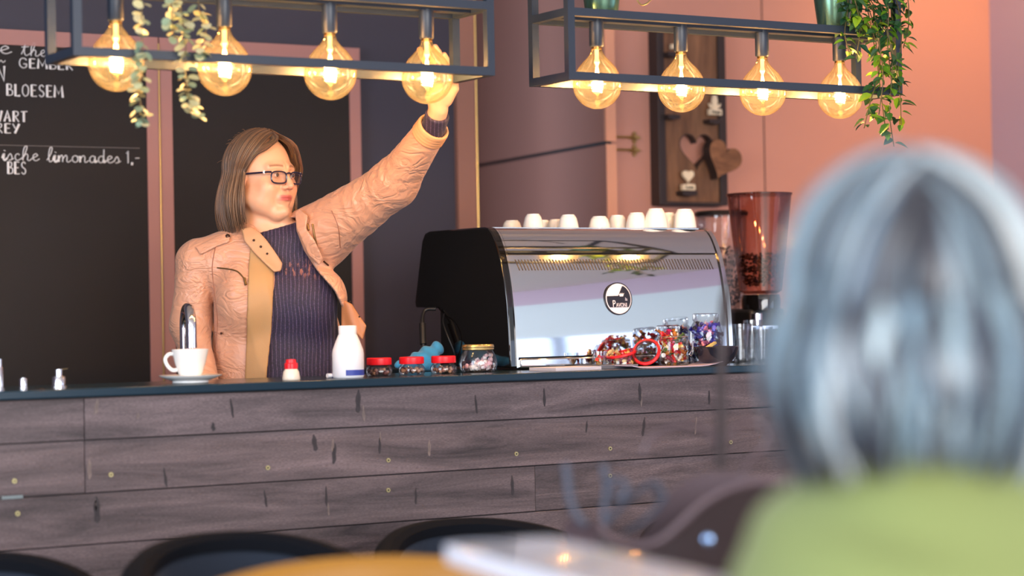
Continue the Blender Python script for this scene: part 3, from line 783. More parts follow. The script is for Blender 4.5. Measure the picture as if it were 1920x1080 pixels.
# vent slots
m = MB(); ns = 66
for i in range(ns):
    x = .05+(MWd-.10)*i/(ns-1)
    for k in range(1):
        z0, z1 = .270, .300; y0 = np.interp(z0, [q[1] for q in P], [q[0] for q in P]); y1 = np.interp(z1, [q[1] for q in P], [q[0] for q in P])
        sx = -.008; w = .0016
        V = [(x-w-sx/2, y0-.0018, z0), (x+w-sx/2, y0-.0018, z0), (x+w+sx/2, y1-.0018, z1), (x-w+sx/2, y1-.0018, z1), (x-w-sx/2, y0+.004, z0), (x+w-sx/2, y0+.004, z0), (x+w+sx/2, y1+.004, z1), (x-w+sx/2, y1+.004, z1)]
        m.add(V, [(0, 3, 2, 1), (4, 5, 6, 7), (0, 1, 5, 4), (1, 2, 6, 5), (2, 3, 7, 6), (3, 0, 4, 7)])
m.build('vent_slots', mat('vent_dark', (40, 26, 24), .4), EM, smooth=False, clean=False)
# round badge
p = atY(1160, 560, MY+.008); lx, lz = p[0]-MX, p[2]-ZT
yb = np.interp(lz, [q[1] for q in P], [q[0] for q in P])
bd = thing('badge', None, None); del_keys = None
bd.parent = EM; bd.location = (lx, yb-.0045, lz); bd.rotation_euler = (R(-6), 0, 0)
wmat = mat('badge_white', (236, 226, 230), .4); dmat = mat('badge_black', (26, 22, 34), .35)
MB().tube([(0, 0, 0), (0, .003, 0)], .046, 64).build('ring', dmat, bd)
MB().tube([(0, -.0006, 0), (0, .002, 0)], .0425, 64).build('disc', wmat, bd)
arc = []
rI = .0395
for k in range(30):
    a = R(62)-(R(62)+R(38))*k/29; arc.append((rI*math.cos(a), rI*math.sin(a)))
zlo = rI*math.sin(R(-38)); poly = [(-.001, .008), (.0145, .0352)]+arc+[(-arc[-1][0], zlo)]
for k in range(12):
    a = R(218)-(R(218)-R(169))*k/11; poly.append((rI*math.cos(a), rI*math.sin(a)))
MB().prism(poly, -.0014, -.0004).build('emblem_field', dmat, bd)
txt('P', .028, 'letter', wmat, bd, (-.0225, -.0015, -.0235), sx=.75, ext=.0003, align='LEFT')
txt('AVONI', .0165, 'lettering', wmat, bd, (-.0105, -.0015, -.0235), sx=.72, ext=.0003, align='LEFT')
txt('la', .013, 'lettering', wmat, bd, (.021, -.0015, -.006), sx=.9, ext=.0003, align='LEFT')
MB().prism([(.004, .006), (.015, .006), (.019, .016), (.0145, .012), (.0125, .0165), (.0095, .012), (.0065, .0165), (.0045, .012), (.000, .016)], -.0018, -.0010).build('crown', wmat, bd)
# steam wand at the rear left with its black grip
m = MB(); m.tube(spl([(-.004, .40, .17), (-.03, .42, .165), (-.05, .40, .12), (-.055, .385, .06), (-.06, .38, .012)], 8), .0055, 10); m.build('steam_wand', black_matte, EM)
m = MB(); m.tube([(-.0552, .384, .058), (-.0595, .3805, .03)], .0062, 12); m.build('wand_tip', mat('white_plastic_tip', (225, 225, 228), .3), EM)
m = MB(); m.tube(spl([(-.046, .405, .128), (-.0535, .39, .085), (-.055, .385, .07)], 5), .010, 12); m.build('wand_grip', black_matte, EM)
m = MB(); m.tube(spl([(.0, .36, .155), (-.02, .33, .13), (-.022, .30, .09), (-.01, .29, .05), (-.0, .30, .02)], 8), .0022, 7); m.build('hose', black_matte, EM)
# cups upside down on the tray
def cup_down(label, px, r, h, Y, first=[None], g='white cups upside down on the coffee machine'):
    if first[0] is None:
        t = thing('espresso_cup', label, 'cup', (0, 0, 0), group=g)
        m = MB(); m.lathe([(.98, 0), (1, .02), (.93, .35), (.80, .75), (.66, .93), (.60, .95), (.60, 1.0), (.52, 1.0), (.50, .97), (.001, .96)], 36); m.build('bowl', white_china, t)
        m = MB(); m.tube(spl([(.93, 0, .28), (1.22, 0, .3), (1.36, 0, .5), (1.22, 0, .72), (.80, 0, .74)], 6), .085, 8); m.build('handle', white_china, t); first[0] = t; o = t
    else: o = copy_tree(first[0]); o['label'] = label
    p = atY(px, 430, Y); o.location = (float(p[0]), Y, ZT+.3925); o.scale = (r, r, h); o.rotation_euler = (0, 0, R(50+(px*7)%60))
    return o
cups = [(960, .030, .030, 5.30, 'low white cup upside down at the far left of the tray'), (1000, .030, .042, 5.17, 'taller white cup upside down, second from the left on the tray'), (1018, .028, .030, 5.27, 'small white cup tucked behind the second cup from the left'),
        (1042, .027, .030, 5.22, 'low white cup upside down just left of the middle pair'), (1066, .030, .040, 5.15, 'white cup upside down in the left middle of the tray'), (1124, .032, .036, 5.15, 'broad white cup upside down near the middle of the tray'),
        (1158, .030, .042, 5.19, 'white cup upside down behind the broad middle cup'), (1194, .032, .046, 5.12, 'white cup upside down left of the two big right cups'), (1230, .034, .056, 5.075, 'big white cup upside down, second from the right'),
        (1254, .026, .048, 5.135, 'white cup half hidden between the two big right cups'), (1284, .035, .055, 5.07, 'big white cup upside down at the right end of the tray')]
for px, r, h, Y, lb in cups:
    cup_down(lb, px, r, h, Y)

# ================================================================== THINGS ON THE BAR
def on(px, Y): return (float(atY(px, 700, Y)[0]), Y, ZT+.0005)
t = thing('cup_and_saucer' if False else 'coffee_cup', 'white cappuccino cup with handle at its left, standing on a saucer', 'cup', (on(357, 4.80)[0], 4.80, ZT+.0145))
m = MB(); m.lathe([(.001, .0), (.024, .0), (.026, .003), (.029, .010), (.037, .035), (.0425, .058), (.0445, .067), (.043, .067), (.0405, .058), (.035, .035), (.024, .010), (.001, .006)], 48); m.build('bowl', white_china, t)
hd = [(-.035, 0, .056), (-.050, 0, .056), (-.059, 0, .045), (-.055, 0, .030), (-.043, 0, .018), (-.031, 0, .018)]
m = MB(); m.tube(spl(hd, 6), .0048, 10); o = m.build('handle', white_china, t); o.rotation_euler = (0, 0, R(-22))
t = thing('saucer', 'white saucer on the bar edge under the cappuccino cup', 'saucer', on(357, 4.80))
m = MB(); m.lathe([(.001, 0), (.042, 0), (.044, .001), (.043, .005), (.055, .009), (.074, .0165), (.076, .019), (.073, .0195), (.055, .0135), (.03, .0115), (.001, .0115)], 56); m.build('plate', white_china, t)
t = thing('tap', 'chrome gooseneck tap behind the cappuccino cup', 'tap', (float(atY(348, 700, 5.085)[0]), 5.085, .90))
top = atY(348, 578, 5.09)[2]-.90; z0 = top-.05
pts = [(.0, 0, 0), (0, 0, z0)]+[(-.012+.012*math.cos(a), -.05+.05*math.cos(a), z0+.05*math.sin(a)) for a in [PI*i/16 for i in range(1, 17)]]+[(-.024, -.10, z0-.05)]
m = MB(); m.tube(pts, .0135, 20); m.build('spout', chrome, t); MB().lathe([(.001, 0), (.026, 0), (.026, .02), (.016, .03), (.001, .03)], 24).build('base', chrome, t)
def canister(px, Y, lab, w1, h1, w2, h2, lever=False):
    t = thing('steel_dispenser', lab, 'dispenser', on(px, Y), 0, 'chrome dispensers at the left end of the bar')
    MB().lathe([(.001, 0), (w1*1.25, 0), (w1*1.25, .004), (w1, .006), (w1, h1), (w1*.9, h1+.002), (.001, h1+.002)], 24).build('body', chrome, t)
    MB().lathe([(.001, h1), (w2, h1), (w2, h1+h2), (.001, h1+h2)], 24).build('cap', chrome, t)
    if lever: MB().tube([(0, 0, h1+h2-.001), (.022, 0, h1+h2+.001)], .0016, 6).build('lever', chrome, t)
canister(110, 4.79, 'small two-step chrome dispenser with thin lever, near the left end of the bar', .0145, .024, .008, .018, True)
canister(43, 4.79, 'smallest plain chrome dispenser, near the left end of the bar', .0085, .022, .006, .003)
canister(-3, 4.77, 'tall chrome dispenser cut off by the left picture edge', .010, .05, .008, .02)
# small bottle with red cap
t = thing('squeeze_bottle', 'tiny white bottle with a ribbed red cap, left of the big white bottle', 'bottle', on(546, 4.76))
m = MB(); m.lathe([(.001, 0), (.021, 0), (.022, .003), (.019, .020), (.014, .028), (.001, .028)], 28); m.build('body', mat('milky_plastic', (232, 218, 200), .35), t)
m = MB(); n = 40; V = []
m.lathe([(.0155, .027), (.0155, .040), (.013, .042), (.012, .050), (.001, .051)], 20)
for k in range(12): a = 2*PI*k/12; m.box((.0142*math.cos(a)-.0016, .0142*math.sin(a)-.0016, .028), (.0142*math.cos(a)+.0016, .0142*math.sin(a)+.0016, .041))
m.build('cap', red_plastic, t); 
# white bottle
t = thing('white_bottle', 'big white plastic bottle with tapered shoulders and a blue label', 'bottle', on(653, 4.78))
wp = mat('white_plastic', (234, 232, 236), .32, sss=0)
m = MB(); m.lathe([(.001, 0), (.037, 0), (.0395, .004), (.0395, .060), (.038, .070), (.030, .092), (.023, .108), (.001, .108)], 40); m.build('body', wp, t)
m = MB(); m.lathe([(.001, .108), (.0225, .108), (.0225, .128), (.021, .130), (.001, .130)], 36); m.build('cap', wp, t)
lab = MB(); V, Fs = [], []
for k in range(25):
    a = R(-125)+R(150)*k/24
    for z in (.006, .020): V.append((.0399*math.cos(a), .0399*math.sin(a), z))
for k in range(24): Fs.append((2*k, 2*k+2, 2*k+3, 2*k+1))
lab.add(V, Fs).build('label', mat('label_blue', (44, 62, 150), .5), t)
t = thing('bottle_cap', 'small blue and white cap lying left of the big white bottle', 'cap', on(621, 4.80))
MB().tube([(0, 0, .006), (.012, .002, .006)], .006, 16).build('blue_half', MC['label_blue'], t); MB().tube([(-.012, -.002, .006), (0, 0, .006)], .0055, 16).build('white_half', wp, t)
# three red lidded jars
jar_fill = vcol('jar_filling', .5)
rf = random.Random(5)
def red_jar(px, lab, cols):
    t = thing('sweet_jar', lab, 'jar', on(px, 4.84), group='red lidded jars on the bar')
    m = MB(); m.lathe([(.001, 0), (.031, 0), (.034, .004), (.034, .018), (.028, .026), (.026, .030)], 32, caps=False); m.build('glass', clear, t)
    m = MB(); m.lathe([(.001, .028), (.0315, .028), (.032, .030), (.032, .044), (.030, .046), (.001, .046)], 36); m.build('lid', red_plastic, t)
    m = MB()
    for k in range(34):
        a = rf.uniform(0, 6.28); r = .027*math.sqrt(rf.random()); m.sphere((r*math.cos(a), r*math.sin(a), .005+rf.random()*.012), .0045, 8, lin(rf.choice(cols))[:3])
    o = m.build('filling', jar_fill, t, clean=False); o['kind'] = 'stuff'
bc = [(150, 96, 80), (120, 70, 66), (190, 140, 110), (96, 60, 56)]
red_jar(711, 'glass jar with red lid right beside the white bottle, left of three', bc)
red_jar(772, 'glass jar with red lid in front of the blue cloth, middle of three', bc)
red_jar(832, 'glass jar with red lid beside the gold lidded jar, right of three', bc)
t = thing('marshmallow_jar', 'round glass jar with gold tin lid, half full of pink marshmallows', 'jar', on(897, 4.86))
m = MB(); m.lathe([(.001, 0), (.040, 0), (.048, .006), (.051, .020), (.048, .038), (.042, .052), (.039, .060)], 40, caps=False); m.build('glass', clear, t)
m = MB(); m.lathe([(.001, .058), (.041, .058), (.0425, .060), (.0415, .064), (.043, .066), (.042, .071), (.040, .073), (.001, .072)], 40); m.build('lid', gold_lid, t)
m = MB()
for k in range(70):
    a = rf.uniform(0, 6.28); r = .040*math.sqrt(rf.random()); z = .008+rf.random()*.018*(1.25+r*math.cos(a)/.04)
    q = rf.uniform(0, 3); d = np.array([math.cos(q), math.sin(q), rf.uniform(-.6, .6)])*.0045; c = np.array([r*math.cos(a), r*math.sin(a), z]); m.tube([c-d, c+d], .0048, 8, lin(rf.choice([(246, 206, 208), (250, 226, 222), (240, 188, 196), (250, 240, 234)]))[:3])
o = m.build('marshmallows', vcol('marshmallow', .8), t, clean=False); o['kind'] = 'stuff'
# blue cloth on the steam wand
t = thing('cloth', 'bright blue cloth lying by the steam wand behind the red lidded jars', 'cloth', (MX-.07, 5.28, ZT))
cm = mat('blue_cloth', (60, 150, 196), .8, sheen=.3, bump=.3, bscale=400)
def clothf(p):
    a = roundcone(p, (-.11, -.03, .014), (.0, .0, .030), .010, .030); a = smin(a, roundcone(p, (.0, .0, .03), (.03, .0, .055), .026, .020), .015)
    a = smin(a, roundcone(p, (.02, 0, .012), (-.02, -.02, .012), .02, .014), .01)
    return a+.004*np.sin(p[0]*130+p[2]*90)*np.cos(p[1]*80)
sdf_obj('folds', clothf, (-.15, -.08, -.004), (.07, .06, .10), .003, cm, t)

# menus and papers
paper = mat('printed_paper', (222, 214, 222), .5)
def sheets(name, px, Y, w, d, n, lab, rz, m_, th=.003, cat='paper', curl=0):
    t = thing(name, lab, cat, on(px, Y), rz)
    for i in range(n):
        mb = MB(); V = []; Fs = []; N = 12; z = i*(th+.0006)
        for k in range(N+1):
            x = -w/2+w*k/N; zz = z+curl*max(0, (k/N-.75)/.25)**2+curl*.6*max(0, (.15-k/N)/.15)**2
            V += [(x, -d/2, zz), (x, d/2, zz), (x, d/2, zz+th), (x, -d/2, zz+th)]
        for k in range(N):
            a = 4*k; b = a+4
            for q in range(4): Fs.append((a+q, b+q, b+(q+1) % 4, a+(q+1) % 4))
        Fs += [(0, 1, 2, 3), (4*N+3, 4*N+2, 4*N+1, 4*N)]
        mb.add(V, Fs).build('sheet', m_, t, smooth=False)
    return t
sheets('menu_stack', 1060, 4.80, .15, .12, 3, 'small stack of white menus in front of the coffee machine', R(4), paper, .0022, 'menu')
sheets('grey_booklet', 1138, 4.85, .13, .11, 2, 'grey booklets lying between the white menus and the candy jars', R(3), mat('grey_cover', (110, 110, 120), .5), .004, 'booklet')
sheets('place_mat', 1252, 4.76, .30, .10, 1, 'thin pinkish sheet with a curled right end at the bar edge', 0, mat('pink_paper', (206, 186, 204), .6), .0018, 'paper', curl=.010)
# candy jars
def candies(m, n, rad, z0, z1, cols, rr_, size=.008, o=(0, 0), tilt=None):
    for k in range(n):
        a = rr_.uniform(0, 6.28); r = rad*math.sqrt(rr_.random()); c = np.array([o[0]+r*math.cos(a), o[1]+r*math.sin(a), rr_.uniform(z0, z1)])
        d = np.array([rr_.uniform(-1, 1), rr_.uniform(-1, 1), rr_.uniform(-1, 1)]); d /= np.linalg.norm(d); cc = lin(rr_.choice(cols))[:3]; s = size*rr_.uniform(.7, 1.1)
        m.tube([c-d*s*1.5, c-d*s*.8, c-d*s*.6, c+d*s*.6, c+d*s*.8, c+d*s*1.5], [s*.7, s*.25, s*.6, s*.6, s*.25, s*.7], 7, cc)
candy_m = vcol('candy_wrappers', .25, metal=.3)
mixc = [(220, 30, 36), (236, 190, 90), (244, 238, 230), (200, 120, 40), (180, 30, 90), (90, 120, 60)]
z_m = ZT+.0045
t = thing('clip_jar', 'open glass clip jar of mixed sweets standing on the pinkish sheet', 'jar', (on(1263, 4.80)[0], 4.80, ZT+.003))
m = MB(); m.lathe([(.001, 0), (.040, 0), (.043, .004), (.043, .070), (.039, .080), (.041, .084), (.038, .086)], 36, caps=False); m.build('glass', clear, t)
m = MB(); candies(m, 60, .033, .010, .088, mixc, rf, .009); o = m.build('sweets', candy_m, t, clean=False); o['kind'] = 'stuff'
m = MB(); m.tube(spl([(.02, -.044, .07), (.03, -.048, .045), (.02, -.048, .03), (.034, -.044, .03), (.038, -.04, .06)], 6), .0016, 7); m.tube([(.0425*math.cos(a), .0425*math.sin(a), .078) for a in [2*PI*i/30 for i in range(30)]], .0014, 6, closed=True); m.build('wire_clip', chrome, t)
t = thing('round_candy_jar', 'glass jar top heaped with sweets behind the open clip jar', 'jar', on(1254, 4.885))
m = MB(); m.lathe([(.001, 0), (.035, 0), (.037, .004), (.037, .075), (.030, .088), (.034, .094), (.034, .108), (.030, .112), (.001, .113)], 32, caps=False); m.build('glass', clear, t)
m = MB(); candies(m, 40, .027, .010, .095, mixc, rf, .009); o = m.build('sweets', candy_m, t, clean=False); o['kind'] = 'stuff'
def open_lid(px, py, Y, rot, r, lab):
    p = atY(px, py, Y); t = thing('jar_lid', lab, 'jar lid', p); t.rotation_euler = rot
    m = MB(); m.tube([(r*math.cos(a), r*math.sin(a), 0) for a in [2*PI*i/40 for i in range(40)]], .0048, 9, closed=True); m.build('rubber_ring', red_plastic, t)
    m = MB(); m.lathe([(r-.003, -.004), (r-.003, .006), (r*.8, .010), (.001, .012)], 36, caps=False); m.lathe([(r*.7, .012), (r*.7, .016), (.001, .017)], 36, caps=False); m.build('glass', clear, t)
open_lid(1212, 660, 4.82, (R(62), 0, R(-52)), .036, 'glass clip jar lid with a red rubber ring, leaning up against the clip jar')
t = thing('low_candy_jar', 'low glass jar of golden wrapped sweets with a red ring, left of the leaning lid', 'jar', on(1166, 4.87))
m = MB(); m.lathe([(.001, 0), (.038, 0), (.042, .004), (.042, .028), (.038, .034)], 36, caps=False); m.build('glass', clear, t)
m = MB(); candies(m, 44, .034, .008, .042, [(226, 170, 90), (200, 120, 60), (190, 40, 40), (240, 210, 150), (150, 60, 90)], rf, .009); o = m.build('sweets', candy_m, t, clean=False); o['kind'] = 'stuff'
m = MB(); o_ = m.tube([(.040*math.cos(a), .040*math.sin(a), .036+.010*math.cos(a)) for a in [2*PI*i/40 for i in range(40)]], .0042, 8, closed=True); m.build('rubber_ring', red_plastic, t)
t = thing('drinking_glass', 'short glass of coloured sweets left of the low candy jar', 'glass', on(1124, 4.87))
m = MB(); m.lathe([(.001, 0), (.018, 0), (.021, .045), (.0205, .045), (.0175, .003), (.001, .003)], 28, caps=False); m.build('glass', clear, t)
m = MB(); candies(m, 12, .014, .008, .030, mixc, rf, .006); o = m.build('sweets', candy_m, t, clean=False); o['kind'] = 'stuff'
t = thing('blue_candy_jar', 'tall glass jar full of blue wrapped sweets above the dark bowl', 'jar', on(1325, 4.872))
m = MB(); m.lathe([(.001, 0), (.043, 0), (.046, .004), (.046, .090), (.043, .106), (.034, .120), (.037, .124), (.037, .140), (.033, .143)], 36, caps=False); m.build('glass', clear, t)
m = MB(); candies(m, 110, .037, .012, .112, [(60, 60, 190), (90, 96, 220), (46, 44, 150), (220, 220, 240), (200, 120, 160), (30, 30, 60)], rf, .010); o = m.build('sweets', candy_m, t, clean=False); o['kind'] = 'stuff'
t = thing('dark_bowl', 'dark smoked bowl at the right end of the bar, in front of the blue sweets', 'bowl', on(1343, 4.755))
m = MB(); m.lathe([(.001, 0), (.030, 0), (.032, .003), (.046, .012), (.058, .030), (.0625, .050), (.0615, .052), (.059, .050), (.054, .030), (.040, .014), (.001, .008)], 44); m.build('bowl', mat('smoked_bowl', (30, 30, 42), .12, coat=.6), t)
m = MB(); m.box((-.035, -.004, .0), (.02, .006, .006)); o = m.build('wooden_clip', mat('pale_wood', (222, 190, 110), .5), t); o.location = (-.015, 0, .052); o.rotation_euler = (0, R(-22), R(10))
def tumbler(px, Y, r, h, lab, z=ZT+.0005):
    t = thing('drinking_glass', lab, 'glass', (on(px, Y)[0], Y, z), group='clear glasses right of the coffee machine')
    m = MB(); m.lathe([(.001, 0), (r*.75, 0), (r*.78, .006), (r*.85, h*.4), (r, h), (r*.96, h), (r*.8, h*.4), (r*.7, .008), (.001, .008)], 26, caps=False)
    for k in range(10): a = 2*PI*k/10; m.tube([(r*.82*math.cos(a), r*.82*math.sin(a), .01), (r*.93*math.cos(a), r*.93*math.sin(a), h*.7)], .0018, 5)
    m.build('glass', clear, t)
tumbler(1392, 4.95, .030, .11, 'clear ribbed glass right beside the dark bowl')
tumbler(1414, 5.06, .030, .12, 'clear ribbed glass behind the one beside the dark bowl')
tumbler(1432, 4.93, .030, .10, 'clear ribbed glass closest to the grey hair')
# grinders
def hop(px, Y): return float(atY(px, 600, Y)[0])
amb2 = glass('smoked_amber_hopper', (.78, .52, .46), (.42, .24, .22), gloss=.3)
GY = 5.22; gx = hop(1428, GY); t = thing('coffee_grinder', 'black coffee grinder with a big tinted hopper, right of the coffee machine', 'coffee grinder', (gx, GY, ZT))
zt_ = atY(1420, 366, GY)[2]-ZT; zb_ = atY(1420, 545, GY)[2]-ZT
m = MB(); m.lathe([(.050, zb_-.01), (.066, zb_+.0), (.073, zb_+.06), (.081, zb_+.12), (.098, zt_-.006), (.100, zt_), (.096, zt_)], 44, caps=False); m.build('hopper', amb2, t)
m = MB(); m.lathe([(.001, zt_), (.101, zt_), (.102, zt_+.005), (.001, zt_+.012)], 44); m.build('hopper_lid', glass('hopper_lid_brown', (.5, .3, .26), (.3, .16, .14), gloss=.3), t)
bean_m = vcol('coffee_beans', .35); m = MB()
for k in range(300):
    a = rf.uniform(0, 6.28); z = zb_+.015+.10*rf.random(); r = (.044+.028*(z-zb_)/.1)*math.sqrt(rf.random()); c = rf.choice([(60, 34, 24), (84, 50, 34), (44, 26, 20), (104, 66, 44)])
    m.sphere((r*math.cos(a), r*math.sin(a), z), (.0065, .0045, .0045), 6, lin(c)[:3])
o = m.build('beans', bean_m, t, clean=False); o['kind'] = 'stuff'
m = MB(); m.lathe([(.001, zb_-.012), (.058, zb_-.012), (.062, zb_-.03), (.060, zb_-.06), (.001, zb_-.06)], 36); m.build('collar', black_gloss, t)
m = MB(); m.box((-.065, -.03, .03), (.075, .12, zb_-.055)); m.build('body', black_matte, t, bevel=.012)
m = MB(); m.box((-.085, -.10, .0), (.09, .12, .03)); m.build('base', mat('dark_steel', (70, 68, 70), .35, .8), t, bevel=.006)
m = MB(); m.tube([(-.055, -.045, zb_-.07), (-.055, -.045, zb_-.105)], .02, 24); m.build('portafilter_holder', chrome, t)
m = MB(); m.box((-.10, -.06, zb_-.118), (.02, -.01, zb_-.108)); m.tube([(-.05, -.06, zb_-.118), (-.05, -.06, zb_-.165)], .004, 8); m.build('fork', chrome, t, smooth=False)
GY2 = 5.62; gx2 = hop(1356, GY2); t = thing('bean_hopper_grinder', 'second coffee grinder behind, clear hopper of beans under a black lid', 'coffee grinder', (gx2, GY2, ZT))
z1 = atY(1350, 398, GY2)[2]-ZT
m = MB(); m.lathe([(.001, .15), (.055, .15), (.075, .20), (.082, z1-.012)], 40, caps=False); m.build('hopper', clear, t)
m = MB(); m.lathe([(.001, z1-.012), (.086, z1-.012), (.088, z1-.002), (.08, z1+.004), (.001, z1+.006)], 40); m.build('hopper_lid', black_matte, t)
m = MB()
for k in range(420):
    a = rf.uniform(0, 6.28); z = .165+(z1-.165-.115)*rf.random(); r = (.048+.026*min(1, (z-.15)/.1))*math.sqrt(rf.uniform(.4, 1)); c = rf.choice([(60, 34, 24), (84, 50, 34), (44, 26, 20), (104, 66, 44)])
    m.sphere((r*math.cos(a), r*math.sin(a), z), (.0065, .0045, .0045), 6, lin(c)[:3])
o = m.build('beans', bean_m, t, clean=False); o['kind'] = 'stuff'
m = MB(); m.box((-.06, -.05, 0), (.06, .09, .155)); m.build('body', black_matte, t, bevel=.01)

# ================================================================== CHAIRS AND TABLE ENDS IN FRONT OF THE BAR
vel = mat('blue_velvet', (10, 26, 44), .8, sheen=.25, bump=.2, bscale=90, var=.3, vscale=5)
velr = mat('blue_velvet_rim', (5, 8, 16), .9, spec=.2)
legm = mat('black_chair_leg', (18, 18, 20), .4)
mus = mat('mustard_leather', (158, 108, 34), .45, var=.12, vscale=3)
def tub_chair(label, x, y, rz, topz=.83, m_=vel, mr=velr, Rw=.275, name='tub_chair', cat='chair', arc=118, drop=.17):
    t = thing(name, label, cat, (x, y, 0), rz)
    # curved back shell: opens toward -y
    def shell(r0, r1, z0f, z1f, nm, mm):
        mb = MB(); V, Fs = [], []; N = 40
        for k in range(N+1):
            a = R(90-arc)+R(2*arc)*k/N; u = abs(a-PI/2)/R(arc); zt2 = z1f(u)
            for r, z in ((r0, z0f(u)), (r1, z0f(u)), (r1, zt2-.012), ((r1*.75+r0*.25), zt2), ((r0*.75+r1*.25), zt2), (r0, zt2-.012)):
                V.append((r*math.cos(a), r*math.sin(a)*.92, z))
        for k in range(N):
            for q in range(6): Fs.append((k*6+q, (k+1)*6+q, (k+1)*6+(q+1) % 6, k*6+(q+1) % 6))
        Fs += [tuple(range(6)), tuple(N*6+q for q in range(6))[::-1]]
        return mb.add(V, Fs).build(nm, mm, t)
    zt2 = lambda u: topz-drop*u**2.2
    shell(Rw-.045, Rw, lambda u: .38, lambda u: zt2(u)-.03, 'backrest', m_)
    shell(Rw-.05, Rw+.004, lambda u: zt2(u)-.034, zt2, 'rim', mr)
    m = MB(); m.lathe([(.001, .36), (.20, .36), (.215, .38), (.215, .44), (.20, .465), (.001, .47)], 40, o=(0, -.01, 0)); m.build('seat', m_, t)
    for sx in (-1, 1):
        for sy in (-1, 1): MB().tube([(sx*.13, sy*.12, .37), (sx*.20, sy*.19, 0)], [.014, .009], 10).build('leg', legm, t)
    return t
CH_G = 'dark blue velvet tub chairs in front of the bar'
def chair_at(label, px, ytop, Y, Rw):
    x = float(atY(px, ytop, Y+Rw*.9)[0]); o = tub_chair(label, x, Y, 0, float(atY(px, ytop, Y+Rw*.9)[2]), Rw=Rw); o['group'] = CH_G
chair_at('dark blue velvet tub chair in front of the bar, cut off by the left edge', -70, 1036, 4.10, .25)
chair_at('dark blue velvet tub chair in front of the bar, left of two in the middle', 400, 997, 3.62, .262)
chair_at('dark blue velvet tub chair in front of the bar, right of two in the middle', 838, 972, 4.12, .295)
chair_at('dark velvet tub chair mostly hidden behind the brown metal planter', 1290, 962, 3.98, .25)
# mustard chair
yp = atD(612, 1050, 3.05)
tub_chair('mustard yellow chair back standing nearer than the blue velvet chairs', float(yp[0])-.05, float(yp[1])-.25, R(-28), float(yp[2])-.004, mus, mus, .36, 'mustard_chair', arc=60, drop=.05)
# white narrow ledge
wl = mat('glossy_white_board', (232, 234, 244), .12, coat=.5)
A = atZ(1050, 1008, .975); B = atZ(1400, 1092, .975); dvv = (B-A)/np.linalg.norm(B-A); 
t = thing('side_table', 'narrow glossy white table top in the near foreground, rounded far corner', 'table', (float(A[0]), float(A[1]), 0), math.atan2(dvv[1], dvv[0]))
def rrect(x0, y0, x1, y1, r, n=8):
    out = []
    for cx, cy, a0 in ((x1-r, y1-r, 0), (x0+r, y1-r, 90), (x0+r, y0+r, 180), (x1-r, y0+r, 270)):
        for k in range(n+1): a = R(a0+90*k/n); out.append((cx+r*math.cos(a), cy+r*math.sin(a)))
    return out
m = MB(); m.prism(rrect(-.02, -.15, .62, .0, .03), .953, .975, ax=2); m.build('table_top', wl, t, bevel=.003)
for x in (.30,): MB().tube([(x, -.08, .953), (x, -.08, .012)], .02, 14).build('leg', legm, t); MB().lathe([(.001, 0), (.14, 0), (.14, .008), (.02, .014), (.001, .014)], 30, o=(x, -.08, 0)).build('foot', legm, t)
# ================================================================== BROWN METAL PLANTER WITH SCROLLS (near foreground)
rust = mat('rusty_brown_metal', (92, 76, 80), .5, .25, bump=.2, bscale=40, var=.2)
rust_d = mat('rusty_brown_dark', (40, 26, 25), .42, .3, bump=.2, bscale=40, var=.2)
iron = mat('grey_wrought_iron', (68, 72, 86), .5, .3)
rivet_m = mat('bright_rivet', (150, 180, 220), .2, .9)
PD = 3.0
po = atD(1250, 1060, PD); po[2] = po[2]
planter = thing('metal_planter', 'brown riveted metal planter with wavy rim and iron scrolls, left of the green top', 'planter', po, -YAW)
def pl(px, py, dd=0.0):
    q = atD(px, py, PD+dd)-po; c, s = math.cos(YAW), math.sin(YAW)
    return (q[0]*c-q[1]*s, q[0]*s+q[1]*c, q[2])
def plate(px_pts, dd0, dd1, th, name, m_):
    """wavy plate: rim follows the given points, going straight down, slightly angled in depth"""
    P = spl([pl(x, y, dd0+(dd1-dd0)*i/(len(px_pts)-1)) for i, (x, y) in enumerate(px_pts)], 8); zb_ = -.16; V, Fs = [], []
    for p in P: V += [(p[0], p[1], zb_), (p[0], p[1]+th, zb_), (p[0], p[1]+th, p[2]), (p[0], p[1], p[2])]
    n = len(P)
    for i in range(n-1):
        for q in range(4): Fs.append((4*i+q, 4*i+4+q, 4*i+4+(q+1) % 4, 4*i+(q+1) % 4))
    Fs += [(0, 1, 2, 3), (4*n-1, 4*n-2, 4*n-3, 4*n-4)]
    o = MB().add(V, Fs).build(name, m_, planter); return P
rimP = plate([(1122, 985), (1150, 1012), (1190, 1024), (1235, 1016), (1275, 985), (1320, 945), (1370, 918), (1430, 905), (1500, 912), (1580, 925)], 0, -.06, .004, 'front_plate', rust_d)
MB().tube([(a, b, c+.001) for a, b, c in rimP], .0055, 8).build('front_rim', rust, planter)
plate([(1130, 1000), (1180, 1010), (1215, 990), (1245, 935), (1290, 897), (1350, 885), (1420, 893), (1500, 905)], .16, .12, .004, 'back_plate', rust)
plate([(1058, 975), (1090, 972), (1122, 985)], .10, .0, .004, 'end_plate', rust)
for px, py, d in ((1328, 1012, -.03), (1192, 1058, -.004), (1450, 1030, -.05)):
    q = pl(px, py, d-.004); o = MB(); o.sphere(q, (.009, .005, .009), 14); o.build('rivet', rivet_m, planter)
q = pl(1277, 963, .15); MB().tube([(q[0], q[1]-.01, q[2]), (q[0], q[1], q[2])], .006, 14).build('hole', black_matte, planter)
def scroll(pts, r, dd, m_=iron, name='scroll'): MB().tube(spl([pl(x, y, dd) for x, y in pts], 8), r, 8).build(name, m_, planter)
scroll([(1060, 868), (1064, 900), (1070, 940), (1084, 972), (1100, 985)], .006, .02)
